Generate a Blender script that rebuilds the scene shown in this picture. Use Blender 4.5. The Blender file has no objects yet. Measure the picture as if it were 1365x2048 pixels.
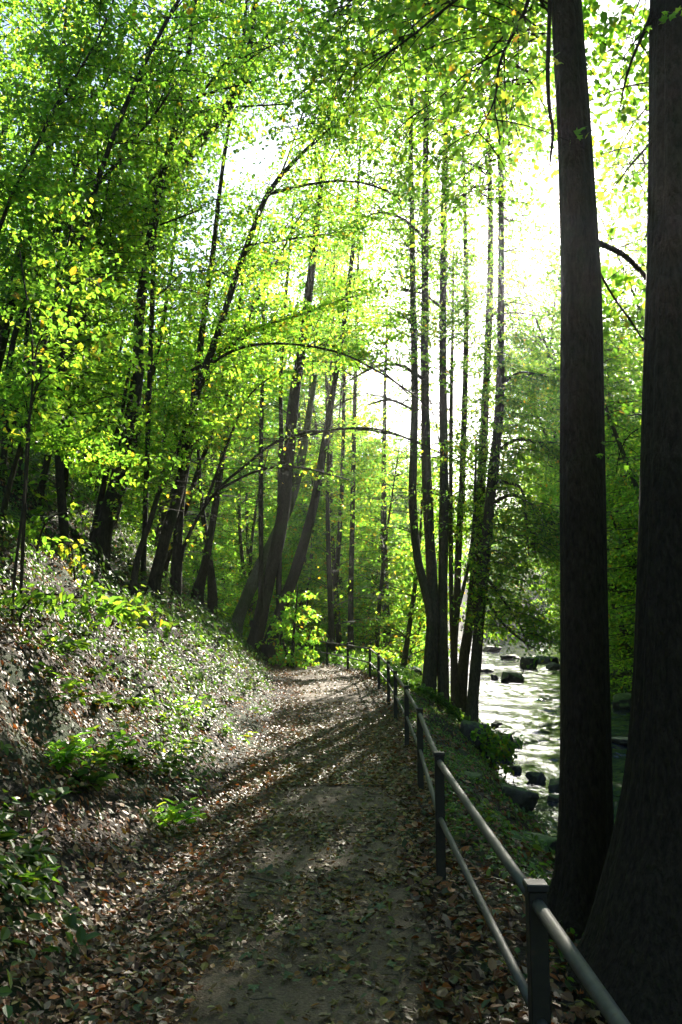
import bpy, math, random
import numpy as np
rng = np.random.default_rng(7)
random.seed(7)
sc = bpy.context.scene
R = math.radians

# ------------------------------------------------------------------ camera, sky, sun, exposure
CAMZ = 1.7; PITCH = R(7.8); F = 1651.0           # F: focal length in pixels of the 1365x2048 photo
cam_d = bpy.data.cameras.new('camera'); cam = bpy.data.objects.new('camera', cam_d)
sc.collection.objects.link(cam); sc.camera = cam
cam.location = (0, 0, CAMZ); cam.rotation_euler = (R(90) + PITCH, 0, 0)
cam_d.sensor_fit = 'VERTICAL'; cam_d.sensor_height = 24; cam_d.lens = 24 * F / 2048
cam_d.clip_start = .05; cam_d.clip_end = 1500
cam_d.dof.use_dof = False

SUN_EL = R(25.5); SUN_AZ = R(15.2)               # azimuth measured from +Y towards +X
SUNV = np.array([math.sin(SUN_AZ) * math.cos(SUN_EL), math.cos(SUN_AZ) * math.cos(SUN_EL), math.sin(SUN_EL)])
w = bpy.data.worlds.new('World'); sc.world = w; w.use_nodes = True
nt = w.node_tree; nt.nodes.clear()
o_ = nt.nodes.new('ShaderNodeOutputWorld'); b_ = nt.nodes.new('ShaderNodeBackground'); s_ = nt.nodes.new('ShaderNodeTexSky')
s_.sky_type = 'NISHITA'; s_.sun_disc = False; s_.sun_elevation = SUN_EL; s_.sun_rotation = SUN_AZ
s_.air_density = 1.0; s_.dust_density = .7; s_.ozone_density = 1.0
b_.inputs['Strength'].default_value = .075
nt.links.new(s_.outputs[0], b_.inputs[0]); nt.links.new(b_.outputs[0], o_.inputs[0])
sun_d = bpy.data.lights.new('sun', 'SUN'); sun_d.energy = 5.0; sun_d.angle = R(.5); sun_d.color = (1, .93, .8)
sun = bpy.data.objects.new('sun', sun_d); sc.collection.objects.link(sun)
from mathutils import Vector
sun.rotation_euler = Vector(tuple(-SUNV)).to_track_quat('-Z', 'Y').to_euler()
sun.location = (10, 30, 30)
sc.view_settings.view_transform = 'Standard'; sc.view_settings.look = 'None'
sc.view_settings.exposure = 2.3; sc.view_settings.gamma = 1
sc.view_settings.use_curve_mapping = False
cy = sc.cycles
cy.max_bounces = 7; cy.diffuse_bounces = 4; cy.transmission_bounces = 5; cy.glossy_bounces = 2; cy.transparent_max_bounces = 4
cy.sample_clamp_indirect = 4; cy.caustics_reflective = False; cy.caustics_refractive = False

HAZE = .0003
# ------------------------------------------------------------------ helpers
COL = sc.collection
def P(px, py, Y):
    """the point at distance Y (along +Y) seen at a pixel of the photo"""
    u = (px - 682.5) / F; v = (1024 - py) / F
    d = np.array([u, math.cos(PITCH) - v * math.sin(PITCH), math.sin(PITCH) + v * math.cos(PITCH)])
    return np.array([0, 0, CAMZ]) + d * (Y / d[1])
def project(p):
    x, y, z = p[..., 0], p[..., 1], p[..., 2] - CAMZ
    f = y * math.cos(PITCH) + z * math.sin(PITCH); u = -y * math.sin(PITCH) + z * math.cos(PITCH)
    f = np.maximum(f, 1e-3)
    return 682.5 + F * x / f, 1024 - F * u / f

def tag(o, label=None, cat=None, group=None, kind=None):
    if label: o['label'] = label
    if cat: o['category'] = cat
    if group: o['group'] = group
    if kind: o['kind'] = kind
    return o
def empty(name, loc):
    o = bpy.data.objects.new(name, None); COL.objects.link(o); o.location = tuple(float(c) for c in loc)
    o.empty_display_size = .2
    return o
def make(name, V, faces, mats, parent=None, smooth=False, fcol=None, fmat=None, origin=None):
    """V (n,3) world coordinates; faces: list of (m,k) int arrays"""
    V = np.asarray(V, dtype=np.float64)
    org = np.array(origin if origin is not None else (parent.location if parent is not None else (0, 0, 0)), dtype=np.float64)
    V = (V - org).astype(np.float32)
    me = bpy.data.meshes.new(name)
    faces = [np.asarray(f, dtype=np.int32) for f in faces if len(f)]
    loops = np.concatenate([f.ravel() for f in faces]); tot = np.concatenate([np.full(len(f), f.shape[1], np.int32) for f in faces])
    st = np.concatenate([[0], np.cumsum(tot)[:-1]]).astype(np.int32)
    me.vertices.add(len(V)); me.vertices.foreach_set('co', V.ravel())
    me.loops.add(len(loops)); me.loops.foreach_set('vertex_index', loops)
    me.polygons.add(len(tot)); me.polygons.foreach_set('loop_start', st); me.polygons.foreach_set('loop_total', tot)
    if smooth is True: me.polygons.foreach_set('use_smooth', np.ones(len(tot), bool))
    elif smooth is not False: me.polygons.foreach_set('use_smooth', np.asarray(smooth, bool))
    else: me.polygons.foreach_set('use_smooth', np.zeros(len(tot), bool))
    for m in (mats if isinstance(mats, (list, tuple)) else [mats]): me.materials.append(m)
    if fmat is not None: me.polygons.foreach_set('material_index', np.asarray(fmat, np.int32))
    if fcol is not None:
        a = me.attributes.new('tint', 'FLOAT_COLOR', 'FACE')
        c = np.ones((len(tot), 4), np.float32); c[:, :3] = fcol; a.data.foreach_set('color', c.ravel())
    me.update(calc_edges=True)
    o = bpy.data.objects.new(name, me); COL.objects.link(o)
    if parent is not None: o.parent = parent
    elif origin is not None: o.location = tuple(float(c) for c in origin)
    return o

def resample(pts, step):
    """Catmull-Rom through pts (n,4: x,y,z,radius)"""
    pts = np.asarray(pts, float); n = len(pts)
    ext = np.vstack([2 * pts[0] - pts[1], pts, 2 * pts[-1] - pts[-2]])
    out = []
    for i in range(n - 1):
        p0, p1, p2, p3 = ext[i], ext[i + 1], ext[i + 2], ext[i + 3]
        L = np.linalg.norm(p2[:3] - p1[:3]); k = max(1, int(math.ceil(L / step)))
        t = np.arange(k)[:, None] / k
        out.append(.5 * ((2 * p1) + (-p0 + p2) * t + (2 * p0 - 5 * p1 + 4 * p2 - p3) * t**2 + (-p0 + 3 * p1 - 3 * p2 + p3) * t**3))
    out.append(pts[-1:]); r = np.vstack(out); r[:, 3] = np.maximum(r[:, 3], .003)
    return r
def tube(pts, sides=10, rough=0., flare=None, seed=0, ridges=0):
    """pts (n,4) -> V, F of one closed tube"""
    n = len(pts); c = pts[:, :3]; r = pts[:, 3]
    T = np.gradient(c, axis=0); T /= np.linalg.norm(T, axis=1)[:, None] + 1e-9
    up = np.array([0, 1., 0.01]); A = np.cross(T, up); A /= np.linalg.norm(A, axis=1)[:, None] + 1e-9; B = np.cross(T, A)
    th = np.linspace(0, 2 * np.pi, sides, endpoint=False)
    rs = np.random.default_rng(seed)
    rr = np.repeat(r[:, None], sides, 1)
    s = np.concatenate([[0], np.cumsum(np.linalg.norm(np.diff(c, axis=0), axis=1))])
    if rough:
        m = np.zeros((n, sides))
        for k in range(7):
            fq = rs.uniform(.5, 5); kk = rs.integers(0, 5); ph = rs.uniform(0, 6.28)
            m += np.sin(s[:, None] * fq + kk * th[None] + ph) / 3
        rr = rr * (1 + rough * m)
    if ridges:
        m = np.zeros((n, sides))
        for k in range(9):
            kk = rs.integers(9, 24); ph = rs.uniform(0, 6.28); fq = rs.uniform(.3, 2.2)
            m += np.sin(kk * th[None] + ph + 1.6 * np.sin(s[:, None] * fq + ph * 2)) / 3
        rr = rr * (1 + ridges * m)
    if flare:      # (height, amount, lobes)
        fh, fa, nl = flare
        k = np.exp(-s / fh)[:, None]; ph = rs.uniform(0, 6.28)
        rr = rr * (1 + fa * k * (.45 + .55 * np.cos(nl * th[None] + ph + .5 * np.sin(2 * th[None]))))
    V = c[:, None] + rr[..., None] * (np.cos(th)[None, :, None] * A[:, None] + np.sin(th)[None, :, None] * B[:, None])
    V = V.reshape(-1, 3)
    i = np.arange(n - 1)[:, None] * sides; j = np.arange(sides)[None]; j2 = (j + 1) % sides
    Fq = np.stack([i + j, i + j2, i + sides + j2, i + sides + j], -1).reshape(-1, 4)
    V = np.vstack([V, c[0], c[-1]]); a = np.arange(sides); b = (a + 1) % sides
    F3 = np.vstack([np.stack([np.full(sides, n * sides), b, a], -1), np.stack([np.full(sides, n * sides + 1), (n - 1) * sides + a, (n - 1) * sides + b], -1)])
    return V, [Fq, F3]
def tubes_many(paths, rad, sides=3):
    """paths (m,k,3), rad (m,k) -> V, quads"""
    m, k, _ = paths.shape
    T = np.gradient(paths, axis=1); T /= np.linalg.norm(T, axis=2)[..., None] + 1e-9
    A = np.cross(T, np.array([.1, .2, 1.])); A /= np.linalg.norm(A, axis=2)[..., None] + 1e-9; B = np.cross(T, A)
    th = np.linspace(0, 2 * np.pi, sides, endpoint=False)
    V = paths[:, :, None] + rad[:, :, None, None] * (np.cos(th)[None, None, :, None] * A[:, :, None] + np.sin(th)[None, None, :, None] * B[:, :, None])
    base = (np.arange(m)[:, None, None] * k + np.arange(k - 1)[None, :, None]) * sides
    j = np.arange(sides)[None, None]; j2 = (j + 1) % sides
    Q = np.stack(np.broadcast_arrays(base + j, base + j2, base + sides + j2, base + sides + j), -1).reshape(-1, 4)
    return V.reshape(-1, 3), Q
def join(parts):
    """parts: list of (V, [F...]) -> V, [F...]"""
    Vs = []; fs = {}; n = 0
    for V, Fl in parts:
        Vs.append(V)
        for f in Fl:
            f = np.asarray(f)
            if len(f): fs.setdefault(f.shape[1], []).append(f + n)
        n += len(V)
    return np.vstack(Vs), [np.vstack(fs[k]) for k in sorted(fs)]

# smooth value noise in numpy
_perm = np.random.default_rng(3).random((256, 256))
def vnoise(x, y):
    xi = np.floor(x).astype(int); yi = np.floor(y).astype(int); fx = x - xi; fy = y - yi
    fx = fx * fx * (3 - 2 * fx); fy = fy * fy * (3 - 2 * fy)
    g = lambda a, b: _perm[a & 255, b & 255]
    return (g(xi, yi) * (1 - fx) + g(xi + 1, yi) * fx) * (1 - fy) + (g(xi, yi + 1) * (1 - fx) + g(xi + 1, yi + 1) * fx) * fy
def fbm(x, y, o=4):
    s = 0; a = .5
    for k in range(o): s = s + a * (vnoise(x * 2**k + 17 * k, y * 2**k + 5 * k) - .5); a *= .5
    return s

# ------------------------------------------------------------------ terrain functions
def ip(ys, xs):
    ys = np.array(ys, float); xs = np.array(xs, float)
    return lambda y: np.interp(y, ys, xs)
path_l = ip([-5, 9, 13, 18, 23, 28, 32, 37, 45, 70, 200], [-1.15, -1.1, -1.05, -1.25, -1.75, -2.3, -3.6, -6, -11, -18, -40])
fence_x = ip([-5, 2.9, 5.75, 8.8, 11.8, 14.5, 17, 19.6, 22.4, 26, 28.5, 31, 34, 45, 70], [.62, .65, .66, .82, .92, .95, .96, .88, .77, .21, -.5, -1.15, -2.4, -8, -16])
path_z = ip([0, 13, 17, 20, 22, 26, 31, 45, 100, 200], [0, 0, .12, .22, .28, .31, .36, .5, .7, 1])
river_l = ip([-10, 12, 15, 20, 30, 45, 64, 80, 110, 150, 260], [3.3, 3.4, 3.75, 4.2, 4.4, 4.8, 6.2, 8.5, 14, 24, 60])
river_r = ip([-10, 0, 20, 37, 74, 110, 150, 260], [10, 10, 11, 13, 19.5, 28, 40, 80])
water_z = ip([-10, 20, 80, 120, 300], [-1.0, -1.0, -.5, -.15, 1])
def sstep(a, b, x):
    t = np.clip((x - a) / (b - a), 0, 1); return t * t * (3 - 2 * t)
def H(x, y):
    x = np.asarray(x, float); y = np.asarray(y, float)
    xl = path_l(y); xf = fence_x(y) + .35; rl = river_l(y); rr = river_r(y); pz = path_z(y); wz = water_z(y)
    d = np.maximum(xl - x, 0)
    left = .92 * (np.sqrt(d * d + .35**2) - .35) * (1 - .22 * sstep(8, 40, d))
    left = left + sstep(.3, 2.2, d) * (fbm(x * .45, y * .45) * 1.3 + fbm(x * 1.7 + 9, y * 1.7) * .55)
    wid = np.maximum(rl - xf, .3); t = np.clip((x - xf) / wid, 0, 1)
    flat = sstep(22, 40, y)                          # farther on, the ground right of the fence is a flat meadow strip
    t2 = np.clip(t ** (1 + 2.0 * flat), 0, 1)
    right = -(t2 * t2 * (3 - 2 * t2)) * (pz - wz + .45) + sstep(0, .6, x - xf) * (fbm(x * 1.3, y * 1.3) * .45)
    z = pz + np.where(x < xl, left, 0) + np.where(x > xf, right, 0)
    bed = wz - .45 + fbm(x * .8, y * .8) * .2
    z = np.where(x > rl, bed, z)
    d2 = np.maximum(x - rr, 0)
    rb = bed + .5 * sstep(0, .8, d2) * 1.6 + .8 * d2 * (1 + .5 * sstep(6, 16, d2)) * (1 - .3 * sstep(30, 90, d2)) + sstep(.5, 3, d2) * fbm(x * .35, y * .35) * 1.6
    z = np.where(x > rr, rb, z)
    z = z + np.maximum(y - 105, 0) * .22 * sstep(105, 150, y)
    z = z + (fbm(x * 3, y * 3) * .05)
    return z
def ground_hit(px, py):
    Y = np.linspace(2, 200, 3000); d = P(px, py, 1.0) - np.array([0, 0, CAMZ])
    X = d[0] * Y; Z = CAMZ + d[2] * Y
    below = Z < H(X, Y)
    k = int(np.argmax(below)) if below.any() else len(Y) - 1
    return float(X[k]), float(Y[k])

# ------------------------------------------------------------------ materials
def mat(name):
    m = bpy.data.materials.new(name); m.use_nodes = True; n = m.node_tree; n.nodes.clear()
    out = n.nodes.new('ShaderNodeOutputMaterial'); return m, n, out
def N(n, t, **kw):
    x = n.nodes.new(t)
    for k, v in kw.items():
        if k in x.inputs.keys(): x.inputs[k].default_value = v
        else: setattr(x, k, v)
    return x
def ramp(n, fac, stops):
    r = n.nodes.new('ShaderNodeValToRGB'); e = r.color_ramp.elements
    while len(e) < len(stops): e.new(.5)
    for i, (p, c) in enumerate(stops): e[i].position = p; e[i].color = (*c, 1)
    n.links.new(fac, r.inputs[0]); return r.outputs[0]
def leaf_mat(name, trans=.5, gloss=.35, tr_col=(2.0, 2.2, .7), spec=.5):
    m, n, out = mat(name)
    at = N(n, 'ShaderNodeAttribute', attribute_name='tint')
    bs = N(n, 'ShaderNodeBsdfPrincipled'); bs.inputs['Roughness'].default_value = gloss; bs.inputs['Specular IOR Level'].default_value = spec
    tb = N(n, 'ShaderNodeBsdfTranslucent'); mul = N(n, 'ShaderNodeMix', data_type='RGBA', blend_type='MULTIPLY')
    mul.inputs['Factor'].default_value = 1; mul.clamp_result = False
    n.links.new(at.outputs['Color'], bs.inputs['Base Color'])
    n.links.new(at.outputs['Color'], mul.inputs[6]); mul.inputs[7].default_value = (*tr_col, 1)
    n.links.new(mul.outputs[2], tb.inputs['Color'])
    mx = N(n, 'ShaderNodeMixShader'); mx.inputs[0].default_value = trans
    n.links.new(bs.outputs[0], mx.inputs[1]); n.links.new(tb.outputs[0], mx.inputs[2]); n.links.new(mx.outputs[0], out.inputs[0])
    return m
M_leaf = leaf_mat('living_leaf', .62, .45, (4.9, 4.7, 2.2))
M_litter = leaf_mat('dead_leaf', .18, .5, (1.6, 1.3, .8), .3)
M_herb = leaf_mat('herb_leaf', .35, .48, (2.6, 2.7, .9), .4)
def bark_mat(name, c1, c2, moss=0., scale=1., bump=.5):
    m, n, out = mat(name)
    tc = N(n, 'ShaderNodeTexCoord'); mp = N(n, 'ShaderNodeMapping'); mp.inputs['Scale'].default_value = (14 * scale, 14 * scale, 4.5 * scale)
    n.links.new(tc.outputs['Object'], mp.inputs[0])
    no = N(n, 'ShaderNodeTexNoise', Scale=2.2, Detail=6, Roughness=.65); n.links.new(mp.outputs[0], no.inputs['Vector'])
    vo = N(n, 'ShaderNodeTexVoronoi', Scale=1.6); vo.feature = 'DISTANCE_TO_EDGE'
    mxv = N(n, 'ShaderNodeMix', data_type='VECTOR'); mxv.inputs[0].default_value = .25
    n.links.new(mp.outputs[0], mxv.inputs[4]); n.links.new(no.outputs['Color'], mxv.inputs[5]); n.links.new(mxv.outputs[1], vo.inputs['Vector'])
    base = ramp(n, no.outputs[0], [(.3, c1), (.62, c2), (.8, tuple(min(1, c * 1.5) for c in c2))])
    big = N(n, 'ShaderNodeTexNoise', Scale=1.3, Detail=4); n.links.new(tc.outputs['Object'], big.inputs['Vector'])
    mr = N(n, 'ShaderNodeMapRange'); mr.inputs['From Min'].default_value = .62 - .3 * moss; mr.inputs['From Max'].default_value = .75 - .2 * moss
    n.links.new(big.outputs[0], mr.inputs[0])
    mm = N(n, 'ShaderNodeMath', operation='MULTIPLY'); mm.inputs[1].default_value = .75 * min(1, moss * 2); n.links.new(mr.outputs[0], mm.inputs[0])
    mx = N(n, 'ShaderNodeMix', data_type='RGBA'); n.links.new(mm.outputs[0], mx.inputs[0]); n.links.new(base, mx.inputs[6]); mx.inputs[7].default_value = (.05, .075, .02, 1)
    bs = N(n, 'ShaderNodeBsdfPrincipled', Roughness=.85); bs.inputs['Specular IOR Level'].default_value = .25
    n.links.new(mx.outputs[2], bs.inputs['Base Color'])
    add = N(n, 'ShaderNodeMath', operation='MULTIPLY_ADD'); add.inputs[1].default_value = .9; n.links.new(vo.outputs['Distance'], add.inputs[0]); n.links.new(no.outputs[0], add.inputs[2])
    bp = N(n, 'ShaderNodeBump', Strength=bump, Distance=.03); n.links.new(add.outputs[0], bp.inputs['Height']); n.links.new(bp.outputs[0], bs.inputs['Normal'])
    n.links.new(bs.outputs[0], out.inputs[0]); return m
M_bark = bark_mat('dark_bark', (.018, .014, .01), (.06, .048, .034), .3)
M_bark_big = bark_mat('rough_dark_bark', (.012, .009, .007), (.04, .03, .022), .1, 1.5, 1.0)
M_bark_alder = bark_mat('alder_bark', (.03, .026, .018), (.1, .085, .055), .35)
M_bark_pale = bark_mat('mossy_pale_bark', (.07, .065, .045), (.2, .19, .13), .7)
def ground_mat():
    m, n, out = mat('forest_soil')
    tc = N(n, 'ShaderNodeTexCoord')
    a = N(n, 'ShaderNodeTexNoise', Scale=.8, Detail=5); b = N(n, 'ShaderNodeTexNoise', Scale=22., Detail=6, Roughness=.7)
    for t in (a, b): n.links.new(tc.outputs['Object'], t.inputs['Vector'])
    ca = ramp(n, b.outputs[0], [(.3, (.012, .008, .004)), (.55, (.035, .023, .013)), (.75, (.075, .048, .026))])
    cg = ramp(n, b.outputs[0], [(.3, (.012, .02, .006)), (.6, (.035, .06, .015)), (.8, (.07, .1, .03))])
    f = N(n, 'ShaderNodeMapRange'); f.inputs['From Min'].default_value = .48; f.inputs['From Max'].default_value = .6
    n.links.new(a.outputs[0], f.inputs[0])
    mx = N(n, 'ShaderNodeMix', data_type='RGBA'); n.links.new(f.outputs[0], mx.inputs[0]); n.links.new(ca, mx.inputs[6]); n.links.new(cg, mx.inputs[7])
    bs = N(n, 'ShaderNodeBsdfPrincipled', Roughness=.95); n.links.new(mx.outputs[2], bs.inputs['Base Color'])
    bp = N(n, 'ShaderNodeBump', Strength=.8, Distance=.04); n.links.new(b.outputs[0], bp.inputs['Height']); n.links.new(bp.outputs[0], bs.inputs['Normal'])
    n.links.new(bs.outputs[0], out.inputs[0]); return m
def path_mat():
    m, n, out = mat('trodden_path')
    tc = N(n, 'ShaderNodeTexCoord')
    a = N(n, 'ShaderNodeTexNoise', Scale=1.2, Detail=4); b = N(n, 'ShaderNodeTexNoise', Scale=60., Detail=6, Roughness=.75); c = N(n, 'ShaderNodeTexVoronoi', Scale=75.)
    for t in (a, b, c): n.links.new(tc.outputs['Object'], t.inputs['Vector'])
    mixf = N(n, 'ShaderNodeMath', operation='MULTIPLY_ADD'); mixf.inputs[1].default_value = .55
    n.links.new(a.outputs[0], mixf.inputs[0]); n.links.new(b.outputs[0], mixf.inputs[2])
    ca = ramp(n, mixf.outputs[0], [(.45, (.038, .025, .013)), (.75, (.1, .066, .036)), (.95, (.16, .115, .07))])
    bs = N(n, 'ShaderNodeBsdfPrincipled', Roughness=.9); n.links.new(ca, bs.inputs['Base Color'])
    s = N(n, 'ShaderNodeMath', operation='ADD'); n.links.new(b.outputs[0], s.inputs[0]); n.links.new(c.outputs['Distance'], s.inputs[1])
    bp = N(n, 'ShaderNodeBump', Strength=.5, Distance=.012); n.links.new(s.outputs[0], bp.inputs['Height']); n.links.new(bp.outputs[0], bs.inputs['Normal'])
    n.links.new(bs.outputs[0], out.inputs[0]); return m
def rock_mat(name, moss):
    m, n, out = mat(name)
    tc = N(n, 'ShaderNodeTexCoord'); ge = N(n, 'ShaderNodeNewGeometry')
    a = N(n, 'ShaderNodeTexNoise', Scale=9., Detail=7, Roughness=.65); n.links.new(tc.outputs['Object'], a.inputs['Vector'])
    col = ramp(n, a.outputs[0], [(.3, (.012, .01, .008)), (.55, (.04, .036, .03)), (.8, (.09, .08, .065))])
    mcol = ramp(n, a.outputs[0], [(.3, (.02, .04, .008)), (.7, (.09, .15, .03))])
    sx = N(n, 'ShaderNodeSeparateXYZ'); n.links.new(ge.outputs['Normal'], sx.inputs[0])
    ad = N(n, 'ShaderNodeMath', operation='MULTIPLY_ADD'); ad.inputs[1].default_value = .8; n.links.new(a.outputs[0], ad.inputs[0]); n.links.new(sx.outputs['Z'], ad.inputs[2])
    mr = N(n, 'ShaderNodeMapRange'); mr.inputs['From Min'].default_value = 1.25 - .6 * moss; mr.inputs['From Max'].default_value = 1.45 - .6 * moss; n.links.new(ad.outputs[0], mr.inputs[0])
    mx = N(n, 'ShaderNodeMix', data_type='RGBA'); n.links.new(mr.outputs[0], mx.inputs[0]); n.links.new(col, mx.inputs[6]); n.links.new(mcol, mx.inputs[7])
    bs = N(n, 'ShaderNodeBsdfPrincipled', Roughness=.7); n.links.new(mx.outputs[2], bs.inputs['Base Color'])
    bp = N(n, 'ShaderNodeBump', Strength=.9, Distance=.05); n.links.new(a.outputs[0], bp.inputs['Height']); n.links.new(bp.outputs[0], bs.inputs['Normal'])
    n.links.new(bs.outputs[0], out.inputs[0]); return m
def water_mat():
    m, n, out = mat('running_water')
    tc = N(n, 'ShaderNodeTexCoord'); mp = N(n, 'ShaderNodeMapping'); mp.inputs['Scale'].default_value = (1, .55, 1); n.links.new(tc.outputs['Object'], mp.inputs[0])
    a = N(n, 'ShaderNodeTexNoise', Scale=3.2, Detail=4, Roughness=.55); n.links.new(mp.outputs[0], a.inputs['Vector'])
    b = N(n, 'ShaderNodeTexNoise', Scale=.55, Detail=4, Roughness=.6); n.links.new(mp.outputs[0], b.inputs['Vector'])
    bs = N(n, 'ShaderNodeBsdfPrincipled', Roughness=.04); bs.inputs['Base Color'].default_value = (.018, .022, .032, 1); bs.inputs['Specular Tint'].default_value = (.2, .25, .45, 1); bs.inputs['IOR'].default_value = 1.33; bs.inputs['Specular IOR Level'].default_value = .5
    st = N(n, 'ShaderNodeMapRange'); st.inputs['From Min'].default_value = .4; st.inputs['From Max'].default_value = .65; st.inputs['To Min'].default_value = .45; st.inputs['To Max'].default_value = 1.
    n.links.new(b.outputs[0], st.inputs[0])
    bp = N(n, 'ShaderNodeBump', Distance=.055); n.links.new(st.outputs[0], bp.inputs['Strength']); n.links.new(a.outputs[0], bp.inputs['Height']); n.links.new(bp.outputs[0], bs.inputs['Normal'])
    fo = N(n, 'ShaderNodeMath', operation='MULTIPLY'); n.links.new(a.outputs[0], fo.inputs[0]); n.links.new(b.outputs[0], fo.inputs[1])
    fm = N(n, 'ShaderNodeMapRange'); fm.inputs['From Min'].default_value = .335; fm.inputs['From Max'].default_value = .40; n.links.new(fo.outputs[0], fm.inputs[0])
    df = N(n, 'ShaderNodeBsdfDiffuse'); df.inputs[0].default_value = (.1, .11, .16, 1)
    mx = N(n, 'ShaderNodeMixShader'); n.links.new(fm.outputs[0], mx.inputs[0]); n.links.new(bs.outputs[0], mx.inputs[1]); n.links.new(df.outputs[0], mx.inputs[2])
    n.links.new(mx.outputs[0], out.inputs[0]); return m
def metal_mat():
    m, n, out = mat('dark_painted_steel')
    tc = N(n, 'ShaderNodeTexCoord'); a = N(n, 'ShaderNodeTexNoise', Scale=25., Detail=6, Roughness=.7); n.links.new(tc.outputs['Object'], a.inputs['Vector'])
    c = ramp(n, a.outputs[0], [(.35, (.010, .009, .008)), (.6, (.022, .02, .018)), (.72, (.06, .035, .022))])
    r = N(n, 'ShaderNodeMapRange'); r.inputs['To Min'].default_value = .5; r.inputs['To Max'].default_value = .8; n.links.new(a.outputs[0], r.inputs[0])
    bs = N(n, 'ShaderNodeBsdfPrincipled', Metallic=0.); n.links.new(c, bs.inputs['Base Color']); n.links.new(r.outputs[0], bs.inputs['Roughness'])
    bp = N(n, 'ShaderNodeBump', Strength=.15, Distance=.004); n.links.new(a.outputs[0], bp.inputs['Height']); n.links.new(bp.outputs[0], bs.inputs['Normal'])
    n.links.new(bs.outputs[0], out.inputs[0]); return m
def rail_mat():
    m, n, out = mat('worn_steel_tube')
    tc = N(n, 'ShaderNodeTexCoord'); a = N(n, 'ShaderNodeTexNoise', Scale=18., Detail=6, Roughness=.7); n.links.new(tc.outputs['Object'], a.inputs['Vector'])
    c = ramp(n, a.outputs[0], [(.35, (.045, .045, .042)), (.6, (.09, .088, .082)), (.75, (.075, .05, .035))])
    r = N(n, 'ShaderNodeMapRange'); r.inputs['To Min'].default_value = .45; r.inputs['To Max'].default_value = .8; n.links.new(a.outputs[0], r.inputs[0])
    bs = N(n, 'ShaderNodeBsdfPrincipled', Metallic=.15); n.links.new(c, bs.inputs['Base Color']); n.links.new(r.outputs[0], bs.inputs['Roughness'])
    n.links.new(bs.outputs[0], out.inputs[0]); return m
M_soil = ground_mat(); M_path = path_mat(); M_rock = rock_mat('wet_rock', .1); M_moss = rock_mat('mossy_rock', 1.); M_water = water_mat(); M_metal = metal_mat(); M_rail = rail_mat()

# ------------------------------------------------------------------ ground, path, water
def axis(lo, hi, n, c, s):
    a = np.linspace(math.asinh((lo - c) / s), math.asinh((hi - c) / s), n); return c + s * np.sinh(a)
gx = axis(-130, 170, 420, 1.0, 3.2); gy = axis(-110, 420, 500, 4, 9.)
GX, GY = np.meshgrid(gx, gy)
def grid_faces(ny, nx):
    i = np.arange(ny - 1)[:, None] * nx + np.arange(nx - 1)[None]
    return np.stack([i, i + 1, i + nx + 1, i + nx], -1).reshape(-1, 4)
g = make('ground', np.stack([GX, GY, H(GX, GY)], -1).reshape(-1, 3), [grid_faces(*GX.shape)], M_soil, smooth=True)
tag(g, kind='structure')
py_ = np.concatenate([np.arange(-6, 30, .12), np.arange(30, 48, .3)]); pu = np.linspace(0, 1, 22)
PYY = np.repeat(py_[:, None], len(pu), 1)
wl = path_l(py_) + .12 + fbm(py_ * .9, py_ * 0 + 3) * .5; wr = fence_x(py_) - .12 + fbm(py_ * 1.1, py_ * 0 + 8) * .3
PXX = wl[:, None] + (wr - wl)[:, None] * pu[None]
edge = np.minimum(pu, 1 - pu)[None] * 2
PZZ = H(PXX, PYY) + .004 + .012 * np.minimum(edge * 4, 1) - .05 * (edge < .01)
g = make('path', np.stack([PXX, PYY, PZZ], -1).reshape(-1, 3), [grid_faces(*PXX.shape)], M_path, smooth=True); tag(g, kind='structure')
yy = np.concatenate([np.arange(-8, 12, .5), np.arange(12, 50, .09), np.arange(50, 140, .35), np.arange(140, 300, 4)]); uu = np.linspace(0, 1, 130)
WY = np.repeat(yy[:, None], len(uu), 1); a0 = river_l(yy) - 1.6; a1 = river_r(yy) + 1.2
WX = a0[:, None] + (a1 - a0)[:, None] * uu[None]
rip = sstep(-.15, .25, fbm(WX * .35 + 4, WY * .22, 3) + .08)
WZ = water_z(WY) + .02 * np.sin(WY * 2.1 + 2 * np.sin(WX * 1.3)) + (fbm(WX * 2.4, WY * 2.2, 3) * .15) * (.2 + rip)
g = make('river', np.stack([WX, WY, WZ], -1).reshape(-1, 3), [grid_faces(*WX.shape)], M_water, smooth=True); tag(g, kind='structure')

# ------------------------------------------------------------------ where the sun reaches the ground (gaps in the canopy)
def world_line(pix): return [ground_hit(*p) for p in pix]
LIT = []
def lit_strip(pix, wid):
    L = world_line(pix)
    for a, b in zip(L[:-1], L[1:]): LIT.append((a, b, wid))
lit_strip([(20, 1790), (180, 1740), (330, 1680), (430, 1640)], .45)
lit_strip([(440, 1610), (560, 1575), (610, 1555)], .34)
lit_strip([(20, 1640), (150, 1560), (280, 1520)], .45)
lit_strip([(20, 1560), (200, 1470), (420, 1470), (520, 1500)], .5)
lit_strip([(0, 1440), (200, 1380), (420, 1400), (560, 1400)], .55)
lit_strip([(80, 1330), (250, 1290), (430, 1330), (540, 1370)], .5)
lit_strip([(0, 1250), (200, 1190), (400, 1230), (470, 1290)], .5)
lit_strip([(580, 1470), (720, 1445)], .35)
lit_strip([(560, 1400), (700, 1370)], .9)
lit_strip([(600, 1350), (720, 1335)], 1.6)
lit_strip([(150, 1130), (420, 1180)], .8)
lit_strip([(740, 1300), (800, 1290)], 3.)
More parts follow.
